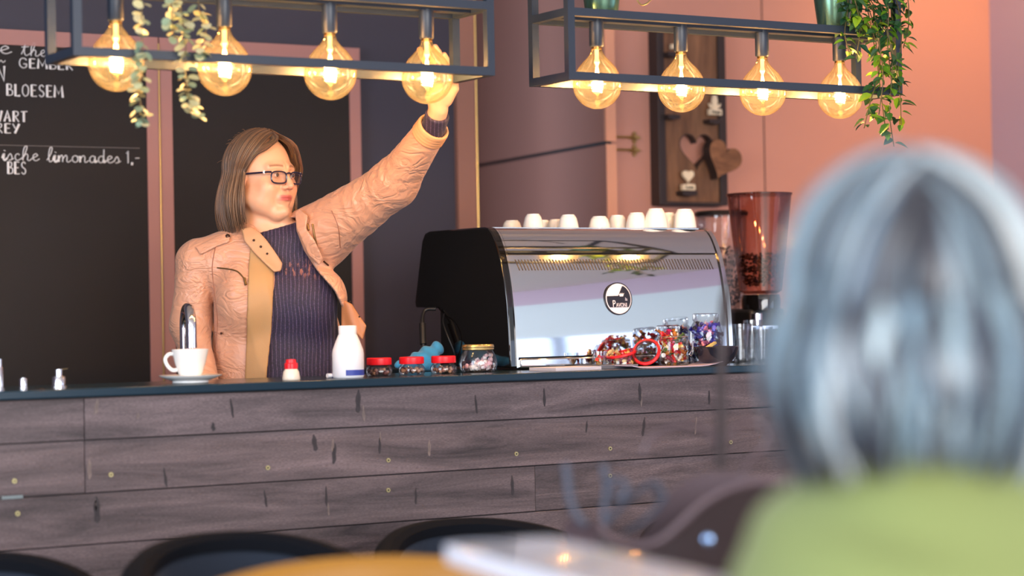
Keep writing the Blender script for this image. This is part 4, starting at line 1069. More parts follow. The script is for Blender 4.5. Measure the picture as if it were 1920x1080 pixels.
scroll([(1122, 1060), (1132, 1000), (1134, 945), (1140, 915), (1160, 900), (1175, 915), (1165, 935), (1150, 925)], .005, .03)
scroll([(1130, 870), (1136, 900), (1140, 940)], .006, .05)
scroll([(1206, 850), (1222, 820), (1262, 800), (1300, 798), (1330, 812), (1350, 840)], .0045, .10, rust)
scroll([(1350, 840), (1380, 800), (1410, 792), (1440, 810), (1430, 840), (1400, 870), (1392, 900)], .0045, .08, rust)
scroll([(1135, 985), (1165, 950), (1200, 920), (1228, 905), (1236, 920), (1222, 934)], .0045, .08)
scroll([(1170, 1000), (1210, 975), (1245, 935), (1235, 915)], .004, .06)
# tall rod
MB().tube(spl([pl(1352, 880, .05), pl(1353, 800, .05), pl(1352, 700, .05), pl(1357, 600, .05), pl(1366, 520, .05), pl(1374, 470, .05)], 6), [.0075]*12+[.0078]*10+[.006]*9, 10).build('rod', rust_d, planter)
# stand under the planter
for a, b in ((1140, .02), (1480, -.02)):
    q = pl(a, 1100, b+.06); MB().tube([(q[0], q[1], -.15), (q[0], q[1], -po[2]+.0)], .011, 10).build('leg', rust_d, planter)
q0, q1 = pl(1060, 1100, .0), pl(1560, 1100, .0); MB().box((q0[0], q0[1]-.07, -.17), (q1[0], q1[1]+.18, -.155)).build('bottom_plate', rust_d, planter)

# ================================================================== WOMAN BEHIND THE BAR
AZW = R(31)+math.atan((500-960)/F)
Bw = atD(500, 600, 5.80); Bw = np.array([Bw[0], Bw[1], 0.0])
uh = np.array([math.cos(AZW), -math.sin(AZW), 0]); vh = np.array([math.sin(AZW), math.cos(AZW), 0])
WM = thing('person', 'woman behind the bar, glasses, pink jacket, navy sweater, one arm raised to a bulb', 'person', Bw, -AZW)
def WL(px, py, v=0.0):
    d = ray(px, py); t = ((Bw-CAM)@vh+v)/(d@vh); q = CAM+d*t-Bw
    return np.array([q@uh, v, q[2]])
skin = vcol('skin', .42, sss=.12)
HC = WL(492, 334, 0.0); HY = R(45); HS = .96
hx_ = np.array([-math.cos(HY), -math.sin(HY), 0]); hy_ = np.array([math.sin(HY), -math.cos(HY), 0])   # head axes in the person frame
def toH(p):
    x, y, z = p[0]-HC[0], p[1]-HC[1], p[2]-HC[2]
    return [(x*hx_[0]+y*hx_[1])/HS, (x*hy_[0]+y*hy_[1])/HS, z/HS]
def fromH(q): return HC+(hx_*q[0]+hy_*q[1]+np.array([0, 0, q[2]]))*HS
def head_sdf(h):
    x, y, z = h; ax_ = np.abs(x); a = [ax_, y, z]
    d = ell(h, (0, -.012, .036), (.076, .094, .088))
    d = smin(d, ell(h, (0, .030, -.020), (.062, .062, .080)), .03)
    d = smin(d, roundcone(a, (.050, .006, -.060), (.016, .062, -.100), .023, .021), .026)     # jaw line
    d = smin(d, roundcone(a, (.0, .081, -.098), (.010, .072, -.102), .018, .018), .015)
    d = smin(d, ell(a, (.040, .036, -.062), (.028, .038, .036)), .025)            # chin
    d = smin(d, ell(a, (.037, .064, -.030), (.026, .022, .026)), .022)                          # cheeks
    d = smin(d, roundcone(a, (.008, .086, .026), (.042, .072, .024), .010, .010), .014)         # brow
    d = smax(d, -(ell(a, (.031, .098, .004), (.017, .020, .0115))), .012)                       # eye sockets
    d = smin(d, roundcone(h, (0, .086, .014), (0, .111, -.027), .0072, .0100), .010)            # nose
    d = smin(d, ell(a, (.0115, .098, -.032), (.008, .010, .007)), .006)
    d = smax(d, -(ell(a, (.0065, .106, -.0405), (.0035, .005, .003))), .003)                    # nostrils
    d = smin(d, ell(h, (0, .084, -.060), (.026, .014, .020)), .012)                             # muzzle
    d = smin(d, roundcone(a, (.0, .0960, -.0555), (.024, .0862, -.0592), .0042, .0022), .0035)  # upper lip
    d = smin(d, roundcone(a, (.0, .0955, -.0650), (.020, .0868, -.0620), .0052, .0028), .0035)  # lower lip
    d = smax(d, -(ell(a, (.0, .101, -.0603), (.024, .006, .0012))), .0015)
    d = smax(d, -(ell(h, (0, .100, -.076), (.018, .008, .005))), .008)
    # eyelids
    d = smin(d, ell(a, (.031, .0775, .0035), (.0150, .0135, .0135)), .003)
    d = smax(d, -(ell(a, (.0315, .0925, .0025), (.0130, .0065, .0038))), .0015)
    # ears
    e = ell(a, (.078, -.006, -.006), (.008, .018, .030)); e = smax(e, -ell(a, (.086, -.002, .0), (.006, .011, .018)), .004)
    d = smin(d, e, .006)
    return d
def hand_sdf(p):
    d = roundcone(p, WL(812, 240, -.36), WL(822, 205, -.405), .028, .025)
    palm = roundcone(p, WL(818, 180, -.42), WL(828, 158, -.43), .027, .024); palm = smin(palm, roundcone(p, WL(833, 175, -.425), WL(838, 158, -.425), .020, .018), .015)
    d = smin(d, palm, .02); f = None
    for ch in (((811, 146, -.43), (801, 122, -.435), (792, 106, -.45), (787, 93, -.465), .0098), ((820, 140, -.435), (813, 110, -.445), (806, 95, -.46), (800, 82, -.475), .0100),
               ((831, 140, -.43), (828, 112, -.44), (822, 98, -.46), (816, 88, -.472), .0094), ((841, 148, -.42), (842, 126, -.43), (838, 112, -.44), (833, 102, -.45), .0084)):
        q = [WL(*c) for c in ch[:4]]; r = ch[4]; g = roundcone(p, q[0], q[1], r, r*.92)
        g = smin(g, roundcone(p, q[1], q[2], r*.92, r*.86), .003); g = smin(g, roundcone(p, q[2], q[3], r*.86, r*.78), .003)
        f = g if f is None else np.minimum(f, g)
    th = roundcone(p, WL(838, 188, -.42), WL(852, 166, -.44), .015, .0115); th = smin(th, roundcone(p, WL(852, 166, -.44), WL(853, 146, -.455), .0112, .009), .003)
    f = np.minimum(f, th)
    return smin(d, f, .007)
SHL, SHR = WL(374, 492, .02), WL(608, 436, -.03)
ELR, WRR = WL(738, 344, -.20), WL(812, 240, -.36)
ELL, WRL = WL(360, 608, .02), WL(378, 712, -.09)
NB = WL(512, 462, .015)
def flatell(p, k=.68, v0=0.02): return [p[0], (p[1]-v0)/k, p[2]]
def torso(p, g=0):
    q = flatell(p)
    d = roundcone(q, (WL(508, 500)[0], 0, WL(508, 510)[2]), (WL(528, 700)[0], 0, WL(528, 690)[2]), .145+g, .158+g)*.72
    d = smin(d, roundcone(q, (WL(528, 700)[0], 0, 1.09), (WL(520, 700)[0], 0, .93), .158+g, .175+g)*.72, .06)
    d = smin(d, roundcone(p, NB+(0, 0, -.01), SHL, .055+g, .052+g), .05)
    d = smin(d, roundcone(p, NB+(0, 0, -.01), SHR, .055+g, .058+g), .05)
    for px in (482, 574): d = smin(d, ell(p, WL(px, 566, -.050), (.075+g, .062+g, .085+g)), .06)
    return d
def arms(p, g=0):
    d = roundcone(p, SHL, ELL, .046+g, .040+g); d = smin(d, roundcone(p, ELL, WRL, .038+g, .027+g), .02)
    r = roundcone(p, SHR, ELR, .054+g, .042+g); r = smin(r, roundcone(p, ELR, WRR, .041+g, .027+g), .02)
    return np.minimum(d, r)
def legs_sdf(p, g=0):
    a = None
    for s in (-1, 1):
        x = WL(520, 700)[0]+s*.085
        l = roundcone(p, (x, .03, .90), (x+s*.01, .02, .50), .092+g, .060+g); l = smin(l, roundcone(p, (x+s*.01, .02, .50), (x+s*.015, .05, .07), .058+g, .040+g), .03)
        a = l if a is None else smin(a, l, .03)
    return smin(a, ell(p, (WL(520, 700)[0], .02, .93), (.17+g, .12+g, .11+g)), .05)
def body_f(p):
    h = toH(p); d = head_sdf(h)*HS
    neck = roundcone(p, fromH((0, -.022, -.05)), NB, .056, .060)
    d = smin(d, neck, .018)
    d = smin(d, torso(p, -.012), .04); d = smin(d, arms(p, -.004), .03); d = smin(d, hand_sdf(p), .012); d = smin(d, legs_sdf(p, -.01), .04)
    for s in (-1, 1): d = smin(d, roundcone(p, (WL(520, 700)[0]+s*.10, .05, .05), (WL(520, 700)[0]+s*.11, -.10, .035), .036, .028), .02)
    d = smin(d, ell(p, WRL+(0.01, -.03, -.05), (.022, .04, .045)), .02)
    return d
def axes_of(segs):
    out = []
    for a, b, h in segs: out += list(np.arange(a, b-1e-6, h))
    out.append(segs[-1][1]); return np.array(out, np.float32)
def surfnet_axes(f, ax):
    n = np.array([len(a) for a in ax]); D = np.empty(n, np.float32); st = 24
    for i in range(0, n[0], st): D[i:i+st] = f(np.meshgrid(ax[0][i:i+st], ax[1], ax[2], indexing='ij'))
    # run the uniform mesher in index space, then map the vertices through the axes
    V, Q = surfnet_D(D)
    W_ = np.stack([np.interp(V[:, i], np.arange(n[i]), ax[i]) for i in range(3)], 1).astype(np.float32)
    return W_, Q
def surfnet_D(D):
    k = [0]
    def f(g):
        s = g[0].shape[0]; r = D[k[0]:k[0]+s]; k[0] += s; return r
    n = np.array(D.shape); return surfnet(f, (0, 0, 0), n-1, 1.0)
xa = axes_of([(-.36, -.11, .009), (-.11, .13, .0021), (.13, .34, .006), (.34, .56, .0028)])
ya = axes_of([(-.56, -.40, .0028), (-.40, -.13, .006), (-.13, .12, .0025), (.12, .18, .009)])
za = axes_of([(0, 1.05, .012), (1.05, 1.46, .008), (1.46, 1.80, .0021), (1.80, 2.02, .0028)])
V, Q = surfnet_axes(body_f, [xa, ya, za])
def srgb(c): return np.array(lin(c)[:3])
def body_col(V):
    h = toH([V[:, 0], V[:, 1], V[:, 2]]); x, y, z = h
    c = np.tile(srgb((220, 168, 136)), (len(V), 1))
    def blend(w, col): w = np.clip(w, 0, 1)[:, None]; c[:] = c*(1-w)+srgb(col)*w
    blend(.24*np.exp(-(((np.abs(x)-.042)/.02)**2+((z+.03)/.02)**2))*(y > .03), (222, 120, 100))
    blend(.4*np.exp(-((x/.014)**2+((z+.03)/.014)**2))*(y > .085), (216, 120, 100))
    w = np.exp(-((np.abs(x)/.0245)**6+((z+.0608)/.0085)**6))*(y > .078); blend(w, (190, 92, 90))
    w = np.exp(-((np.abs(x)/.023)**6+((z+.0603)/.0010)**2))*(y > .075); blend(w*.8, (120, 44, 44))
    br = .0265+.0035*np.cos((np.abs(x)-.030)/.016); w = np.exp(-(((z-br)/.0036)**2))*(np.abs(x) > .012)*(np.abs(x) < .050)*(y > .05); blend(w*.8, (104, 68, 48))
    w = np.exp(-(((np.abs(x)-.031)/.014)**4+((z-.003)/.008)**4))*(y > .06); blend(w*.35, (176, 108, 90))
    return c
body = npmesh('body', V, Q, skin, WM, body_col(V))
# eyes
eyew = mat('eye_white', (196, 182, 172), .15, coat=.5); iris = mat('iris_brown', (84, 62, 48), .1, coat=.6); pup = mat('pupil', (8, 6, 6), .05)
for s in (-1, 1):
    c = fromH((s*.031, .0785, .003)); MB().sphere(c, .0118*HS, 24).build('eye', eyew, WM)
    g = hy_*.97+hx_*(-.12)+np.array([0, 0, .03]); g /= np.linalg.norm(g)
    MB().sphere(c+g*.0078, (.0060, .0056, .0060), 16).build('iris', iris, WM); MB().sphere(c+g*.0108, (.0026,)*3, 12).build('pupil', pup, WM)
# sweater
def sweater_f(p):
    d = torso(p, .003); d = smin(d, arms(p, .004), .03)
    nk = roundcone(p, WL(503, 437, .012), NB, .0590, .066); d = smin(d, nk, .02)
    d = smax(d, p[2]-WL(500, 431, 0)[2]-.10*p[1]-.26*(p[0]-.0), .004)
    cl = roundcone(p, WL(812, 240, -.36), WL(821, 214, -.395), .032, .0315)
    d2 = smin(d, cl, .01)
    # keep the raised arm, which is above the collar plane
    arm = smin(roundcone(p, SHR, ELR, .058, .046), roundcone(p, ELR, WRR, .045, .032), .02)
    d = np.minimum(d, np.minimum(arm, cl))
    # inner cut so the neck opening reads as cloth
    d = np.maximum(d, -(roundcone(p, WL(503, 400, .012), NB+(0, 0, .0), .0560, .056)))
    # cuff end
    a = WL(821, 214, -.395); n_ = (WL(825, 195, -.42)-WRR); n_ = n_/np.linalg.norm(n_)
    end = (p[0]-a[0])*n_[0]+(p[1]-a[1])*n_[1]+(p[2]-a[2])*n_[2]
    near_ = np.sqrt((p[0]-a[0])**2+(p[1]-a[1])**2+(p[2]-a[2])**2) < .10
    d = np.where(near_, np.maximum(d, end), d)
    d = np.maximum(d, .86-p[2])
    return d+.0009*np.sin(p[0]*420)*(p[2] < 1.5)
swm, st_, sp_ = nt('navy_ribbed_knit'); MC['navy_ribbed_knit'] = swm
N_, L_ = st_.nodes, st_.links
tc = N_.new('ShaderNodeTexCoord'); sx_ = N_.new('ShaderNodeSeparateXYZ'); L_.new(tc.outputs['Object'], sx_.inputs[0])
nz = N_.new('ShaderNodeTexNoise'); nz.inputs['Scale'].default_value = 9; L_.new(tc.outputs['Object'], nz.inputs[0])
m1 = N_.new('ShaderNodeMath'); m1.operation = 'MULTIPLY_ADD'; m1.inputs[1].default_value = .018; L_.new(nz.outputs[0], m1.inputs[0]); L_.new(sx_.outputs[0], m1.inputs[2])
m2 = N_.new('ShaderNodeMath'); m2.operation = 'MULTIPLY'; m2.inputs[1].default_value = 2*PI/.0105; L_.new(m1.outputs[0], m2.inputs[0])
m3 = N_.new('ShaderNodeMath'); m3.operation = 'SINE'; L_.new(m2.outputs[0], m3.inputs[0])
cr = N_.new('ShaderNodeValToRGB'); cr.color_ramp.elements[0].position = .70; cr.color_ramp.elements[0].color = lin((30, 21, 50)); cr.color_ramp.elements[1].position = 1; cr.color_ramp.elements[1].color = lin((76, 62, 88))
L_.new(m3.outputs[0], cr.inputs[0])
sp2 = N_.new('ShaderNodeTexNoise'); sp2.inputs['Scale'].default_value = 260; L_.new(tc.outputs['Object'], sp2.inputs[0])
hs = N_.new('ShaderNodeHueSaturation'); mr = N_.new('ShaderNodeMapRange'); mr.inputs[1].default_value = .3; mr.inputs[2].default_value = .7; mr.inputs[3].default_value = .55; mr.inputs[4].default_value = 1.6
L_.new(sp2.outputs[0], mr.inputs[0]); L_.new(mr.outputs[0], hs.inputs['Value']); L_.new(cr.outputs[0], hs.inputs['Color'])
# openwork yoke: skin tone between the ribs
w1 = N_.new('ShaderNodeTexNoise'); w1.inputs['Scale'].default_value = 1; mpw = N_.new('ShaderNodeMapping'); mpw.inputs['Scale'].default_value = (150, 60, 45); L_.new(tc.outputs['Object'], mpw.inputs[0]); L_.new(mpw.outputs[0], w1.inputs[0])
zr = N_.new('ShaderNodeMapRange'); zc_ = WL(520, 505, -.1)[2]; zr.inputs[1].default_value = 0; zr.inputs[2].default_value = .032; zr.inputs[3].default_value = 1; zr.inputs[4].default_value = 0
ab = N_.new('ShaderNodeMath'); ab.operation = 'SUBTRACT'; ab.inputs[1].default_value = zc_; L_.new(sx_.outputs[2], ab.inputs[0]); ab2 = N_.new('ShaderNodeMath'); ab2.operation = 'ABSOLUTE'; L_.new(ab.outputs[0], ab2.inputs[0]); L_.new(ab2.outputs[0], zr.inputs[0])
th_ = N_.new('ShaderNodeMapRange'); th_.inputs[1].default_value = .55; th_.inputs[2].default_value = .64; L_.new(w1.outputs[0], th_.inputs[0])
mm = N_.new('ShaderNodeMath'); mm.operation = 'MULTIPLY'; L_.new(th_.outputs[0], mm.inputs[0]); L_.new(zr.outputs[0], mm.inputs[1])
mx = N_.new('ShaderNodeMix'); mx.data_type = 'RGBA'; mx.inputs[7].default_value = lin((150, 96, 84)); L_.new(mm.outputs[0], mx.inputs[0]); L_.new(hs.outputs[0], mx.inputs[6])
L_.new(mx.outputs[2], sp_.inputs['Base Color']); sp_.inputs['Roughness'].default_value = .7; sp_.inputs['Sheen Weight'].default_value = .1
sdf_obj('sweater', sweater_f, (-.30, -.50, .84), (.56, .20, 1.90), .0055, swm, WM)
# jacket
jm = mat('pink_satin_jacket', (202, 149, 120), .38, bump=.06, bscale=200, sheen=.15, var=.05)
N_, L_ = jm.node_tree.nodes, jm.node_tree.links; bn = [n for n in N_ if n.type == 'BUMP'][0]
tcj = N_.new('ShaderNodeTexCoord'); cn = N_.new('ShaderNodeTexNoise'); cn.inputs['Scale'].default_value = 9; cn.inputs['Detail'].default_value = 3; cn.inputs['Distortion'].default_value = 1.6; cn.inputs['Roughness'].default_value = .45
mj = N_.new('ShaderNodeMapping'); mj.inputs['Scale'].default_value = (1.2, 1, 1.9); mj.inputs['Rotation'].default_value = (0, .5, 0); L_.new(tcj.outputs['Object'], mj.inputs[0]); L_.new(mj.outputs[0], cn.inputs[0])
rj = N_.new('ShaderNodeMath'); rj.operation = 'PINGPONG'; rj.inputs[1].default_value = .12; L_.new(cn.outputs[0], rj.inputs[0])
b2 = N_.new('ShaderNodeBump'); b2.inputs['Strength'].default_value = .75; b2.inputs['Distance'].default_value = .022; L_.new(rj.outputs[0], b2.inputs['Height']); L_.new(b2.outputs[0], bn.inputs['Normal'])
khaki = mat('khaki_lining', (178, 138, 92), .6, bump=.08, bscale=300)
axR = (ELR-SHR)/np.linalg.norm(ELR-SHR); axF = (WRR-ELR)/np.linalg.norm(WRR-ELR)
def wr(p, a, ax_, L, amp, k):
    t = (p[0]-a[0])*ax_[0]+(p[1]-a[1])*ax_[1]+(p[2]-a[2])*ax_[2]
    m_ = np.clip(np.minimum(t, L-t)/.05+.3, 0, 1)
    s = 1-np.abs(snoise([p[0]*1.0, p[1], p[2]*1.0], 13, 6))*1.6
    w = np.sin(t*k*.6+4.5*snoise(p, 9, 1)+3*snoise(p, 4, 2))
    w = 1-2*np.abs(w)**.7
    return -amp*m_*(.55*w*(.45+.55*snoise(p, 6, 7)) + .5*s)
def jtorso(p):
    q = flatell(p)
    d = roundcone(q, (WL(506, 500)[0], 0, WL(508, 515)[2]), (WL(520, 700)[0], 0, WL(528, 690)[2]), .160, .176)*.72
    d = smin(d, roundcone(q, (WL(520, 700)[0], 0, 1.09), (WL(516, 700)[0], 0, 1.0), .176, .182)*.72, .06)
    d = smin(d, roundcone(p, NB+(0, .01, -.01), SHL, .070, .066), .05)
    d = smin(d, roundcone(p, NB+(0, .01, -.01), SHR, .070, .074), .05)
    for px in (470, 590): d = smin(d, ell(p, WL(px, 562, -.066), (.085, .066, .09)), .04)
    d = d + .0035*snoise(p, 13, 3) - .0030*(1-2*np.abs(snoise([p[0]*1.5, p[1], p[2]*.6], 17, 4)))
    return d
def jarms(p):
    l = roundcone(p, SHL, ELL, .064, .055); l = smin(l, roundcone(p, ELL, WRL, .054, .044), .03)
    l = l+wr(p, np.array(SHL), (ELL-SHL)/np.linalg.norm(ELL-SHL), .22, .0032, 120)+.0015*snoise(p, 40, 5)
    r = roundcone(p, SHR+(-.01, 0, -.008), ELR, .086, .060); 
    r2 = roundcone(p, ELR, WRR, .060, .0405); r = smin(r, r2, .03)
    r = r+wr(p, SHR, axR, .30, .0038, 130)+wr(p, ELR, axF, .25, .0042, 170)
    return l, r
OPEN = [(474, 415), (492, 452), (520, 480), (518, 520), (510, 560), (508, 620), (497, 730), (520, 790), (640, 790), (664, 720), (656, 640), (648, 585), (628, 545), (596, 508), (570, 468), (556, 430), (556, 405)]
OPENL = [tuple(WL(a, b, -.12)[[0, 2]]) for a, b in OPEN]
def neckcut(p): return roundcone(p, WL(503, 400, .012), NB+(0, 0, .01), .071, .066)
def jacket_f(p, cut=True):
    t = jtorso(p); l, r = jarms(p)
    d = smin(t, r, .028); cr_ = np.exp(-((l-t)/.012)**2)*np.clip((1.35-p[2])/.07, 0, 1); d = smin(d, l, .006)+.010*cr_
    d = smin(d, roundcone(p, WL(500, 452, .035), WL(505, 448, .04), .078, .078), .025)      # collar stand at the back
    if not cut: return d
    o = poly_sd(p[0], p[2], OPENL); o = np.maximum(o, p[1]-.035)
    d = smax(d, -o, .004)
    d = np.maximum(d, -neckcut(p))
    # sleeve end
    n_ = axF; e = (p[0]-WRR[0])*n_[0]+(p[1]-WRR[1])*n_[1]+(p[2]-WRR[2])*n_[2]
    far_ = (np.sqrt((p[0]-WRR[0])**2+(p[1]-WRR[1])**2+(p[2]-WRR[2])**2) < .12)
    d = np.where(far_, np.maximum(d, e-.004), d)
    sl = roundcone(p, WRR-axF*.04, WRR+axF*.05, .0345, .0345); d = np.maximum(d, -sl)
    d = np.maximum(d, .985-p[2]+.01*snoise(p, 12))
    return d
sdf_obj('jacket', jacket_f, (-.32, -.50, .95), (.55, .24, 1.90), .0042, jm, WM)
def march(px, py, f=lambda p: jacket_f(p, False), v0=-.5, v1=.05):
    vv = np.linspace(v0, v1, 400); q = np.stack([WL(px, py, v) for v in vv]).astype(np.float32)
    s = f([q[:, 0], q[:, 1], q[:, 2]]); i = np.nonzero(s < 0)[0]
    k = i[0] if len(i) else 300
    return q[k]
def patch(name, poly, m_, off=.003, th=.0045, v=-.10, h=.0035, extra=None, f0=None):
    L = [tuple(WL(a, b, v)[[0, 2]]) for a, b in poly]; A = np.array(L)
    f0 = f0 or (lambda p: jacket_f(p, False))
    lo = (A[:, 0].min()-.01, -.48, A[:, 1].min()-.01); hi = (A[:, 0].max()+.01, .06, A[:, 1].max()+.01)
    def f(p):
        s = f0(p)-off; s = np.abs(s)-th; o = poly_sd(p[0], p[2], L); return smax(smax(s, o, .003), p[1]-.02, .003)
    return sdf_obj(name, f, lo, hi, h, m_, WM)
patch('placket', [(470, 448), (496, 474), (514, 500), (512, 560), (509, 620), (497, 735), (458, 735), (462, 640), (464, 560), (466, 500)], khaki, off=.004, th=.004)
patch('collar', [(452, 428), (470, 424), (486, 434), (502, 452), (520, 478), (530, 494), (527, 508), (514, 511), (494, 492), (476, 474), (458, 452)], mat('collar_tan', (192, 146, 108), .55, bump=.08, bscale=250), off=.014, th=.0045)
patch('collar', [(553, 396), (563, 392), (577, 405), (574, 430), (590, 452), (606, 486), (598, 498), (578, 478), (566, 452), (556, 430)], jm, off=.012, th=.005)
patch('epaulette', [(366, 463), (398, 446), (424, 436), (432, 443), (430, 454), (408, 462), (376, 478)], jm, off=.005, th=.004, v=-.05)
def cuff_f(p):
    e = (p[0]-WRR[0])*axF[0]+(p[1]-WRR[1])*axF[1]+(p[2]-WRR[2])*axF[2]
    d = roundcone(p, WRR-axF*.06, WRR+axF*.03, .0465, .0425)
    d = smax(d, e-.006, .003); d = smax(d, -.034-e, .003); d = d+.0006*np.sin(e*700)
    return np.maximum(d, -roundcone(p, WRR-axF*.06, WRR+axF*.05, .036, .036))
sdf_obj('cuff', cuff_f, tuple(WRR-.07), tuple(WRR+.07), .0028, mat('cuff_tan', (206, 152, 110), .6), WM)
# flared lower right front panel
FL = [tuple(WL(a, b, -.09)[[0, 2]]) for a, b in [(640, 560), (660, 570), (674, 592), (687, 611), (680, 638), (668, 626), (656, 640), (640, 634)]]
def flare(p):
    o = poly_sd(p[0], p[2], FL); s = np.abs(p[1]+.085+.35*(p[0]-.20)+.006*np.sin(p[0]*120+p[2]*30))-.006
    return smax(o, s, .005)
sdf_obj('front_panel', flare, (.17, -.16, 1.10), (.30, -.02, 1.32), .0035, mat('jacket_orange_tan', (178, 116, 74), .5), WM)
snap = mat('dark_snap', (70, 48, 40), .35, .6)
for px, py, r in ((427, 444, .0072), (476, 451, .0035), (489, 463, .0035), (501, 476, .0032), (415, 625, .0035), (673, 594, .0032), (656, 566, .0022)):
    q = march(px, py); MB().sphere((q[0], q[1]-(.020 if 470 < px < 505 else .010), q[2]), (r, .008, r), 14).build('snap', snap, WM)
zipm = mat('zip_brass', (120, 92, 54), .4, .7)
def line(pts, r, name='zip', m_=zipm, off=.003):
    q = [march(*a) for a in spl(pts, 5)]; MB().tube([(a[0], a[1]-off, a[2]) for a in q], r, 6).build(name, m_, WM)
line([(407, 502), (425, 504), (445, 509), (460, 525)], .0019); line([(586, 420), (590, 445), (597, 473)], .0026); line([(577, 420), (579, 432)], .0025); line([(607, 490), (616, 498)], .0022, 'pocket_slit', snap)
MB().tube([march(458, 523)+(0, -.006, .003), march(461, 532)+(0, -.008, -.003)], .0035, 8).build('zip_pull', zipm, WM)
MB().tube([march(594, 468)+(0, -.006, .003), march(601, 480)+(0, -.008, -.003)], .0040, 8).build('zip_pull', zipm, WM)
seam_m = mat('jacket_seam', (150, 98, 76), .6)
line([(622, 395), (634, 425), (638, 465)], .0013, 'seam', seam_m, .001); line([(404, 462), (398, 500), (402, 545), (408, 600), (404, 660)], .0013, 'seam', seam_m, .001)
# trousers and shoes
sdf_obj('trousers', lambda p: np.maximum(np.maximum(legs_sdf(p, .006), p[2]-1.0), .09-p[2]), (-.22, -.16, .05), (.30, .18, 1.05), .012, mat('dark_trousers', (40, 40, 52), .8), WM)
def shoes(p):
    d = None
    for s in (-1, 1):
        x = WL(520, 700)[0]+s*.10; k = roundcone(p, (x, .06, .05), (x+s*.01, -.10, .038), .045, .036); d = k if d is None else np.minimum(d, k)
    return np.maximum(d, -p[2]+.001)
sdf_obj('shoes', shoes, (-.2, -.18, -.01), (.28, .14, .12), .008, black_matte, WM)
# hair: locks swept from a centre part, falling to the jaw and shoulders
def hair(parent, frm, scale, rad, n, hem, lock_r, cols, rnd, m_, part_y=(.060, -.085), fr=38, seg=14, flare=.02, name='hair', wave=.0015, top=.004, gap=None, hemvar=.012):
    mb = MB(); cx = np.array([0, -.012, .030])
    for k in range(n):
        side = 1 if k % 2 else -1
        u = (k//2+rnd.random())/(n/2); u = min(1, u)
        psi = R(fr+(184-fr)*u)                    # direction from the face (0 = front)
        py_ = part_y[0]+(part_y[1]-part_y[0])*min(1, u*1.15)
        lay = rnd.random()
        rr_ = np.array(rad)*(1+.02*rnd.uniform(-1, 1)+.07*lay)
        s0 = np.array([side*.004, py_, 0]); q = 1-((s0[0]/rad[0])**2+(s0[1]/rad[1])**2); d0 = np.array([s0[0]/rad[0], s0[1]/rad[1], math.sqrt(max(q, .02))])
        e = np.array([side*math.sin(psi), math.cos(psi), -.12]); e /= np.linalg.norm(e)
        pts = []; ns_ = 7
        om = math.acos(max(-1, min(1, float(d0@e))))
        for i in range(ns_+1):
            t = i/ns_; w = (math.sin((1-t)*om)*d0+math.sin(t*om)*e)/math.sin(om)
            p = cx+w*rr_
            if t < .5: p = p+np.array([0, 0, top*(1-2*t)])
            pts.append(p)
        last = pts[-1]; h_ = hem(psi, side)+rnd.uniform(-hemvar, hemvar); out = np.array([e[0], e[1], 0]); m__ = 6
        ph = rnd.uniform(0, 6); fk = flare*(1+.35*rnd.uniform(-1, 1))
        for i in range(1, m__+1):
            t = i/m__; z = last[2]+(h_-last[2])*t
            f = fk*math.sin(t*PI*.75) - .012*t*t*t
            tang = np.array([-out[1], out[0], 0])
            pts.append(np.array([last[0], last[1], z])+out*f+tang*wave*math.sin(t*5+ph))
        P = spl(pts, 3)
        L_ = len(P); r0 = lock_r*rnd.uniform(.6, 1.25)
        rad_ = [r0*(.55+.45*min(1, i/(L_*.25)))*(1 if i < L_*.72 else max(.12, 1-(i-L_*.72)/(L_*.30))) for i in range(L_)]
        c = rnd.choice(cols); v = rnd.uniform(.86, 1.16); c = tuple(min(1, x*v) for x in lin(c)[:3])
        mb.tube([frm(p*1.0) for p in P], [r*scale for r in rad_], 6, c)
    return mb.build(name, m_, parent, clean=False)
hair_m = vcol('brown_hair', .5, sheen=.1)
rh = random.Random(21)
hem_w = lambda psi, side: -.130-.030*min(1, max(0, (psi-R(60))/R(60)))
bc_ = [(74, 50, 34), (86, 60, 40), (98, 70, 47), (66, 46, 31), (112, 80, 54)]
o = hair(WM, fromH, HS, (.086, .106, .101), 1000, hem_w, .0031, bc_, rh, hair_m, fr=74, flare=.020)
# front locks sweeping from the part past the temples
mb = MB()
for k in range(170):
    s = 1 if k % 2 else -1; a = rh.random(); j = lambda q: rh.uniform(-q, q)
    pts = [(s*.004, 0.052-.03*a, .124+j(.003)), (s*(.022+j(.004)), .084-.022*a, .104-.002*a+j(.003)), (s*(.052+j(.004)), .072-.022*a, .080+j(.004)), (s*(.074+j(.003)), .044-.02*a, .056+j(.003)), (s*(.086+j(.004)), .016-.02*a, .008), (s*(.092+j(.004)), .002-.02*a, -.045), (s*(.094+j(.006)), -.006-.02*a, -.090), (s*(.084+j(.006)), -.004-.02*a, -.120+j(.012))]
    if s < 0: pts = [pts[0], (-.022+j(.004), .084-.022*a, .104+j(.003)), (-.052+j(.004), .084-.024*a, .086+j(.004)), (-.078+j(.003), .076-.03*a, .052+j(.003)), (-.096+j(.004), .060-.03*a, .016), (-.101+j(.004), .034-.03*a, -.030), (-.098+j(.005), .010-.02*a, -.085), (-.088+j(.006), -.002-.02*a, -.120+j(.012))]
    P = spl(pts, 4); L_ = len(P); c = tuple(x*rh.uniform(.88, 1.14) for x in lin(rh.choice(bc_))[:3])
    mb.tube([fromH(np.array(p)) for p in P], [.0028*(.6+.4*min(1, i/8))*(1 if i < L_*.7 else max(.15, 1-(i-L_*.7)/(L_*.32))) for i in range(L_)], 6, c)
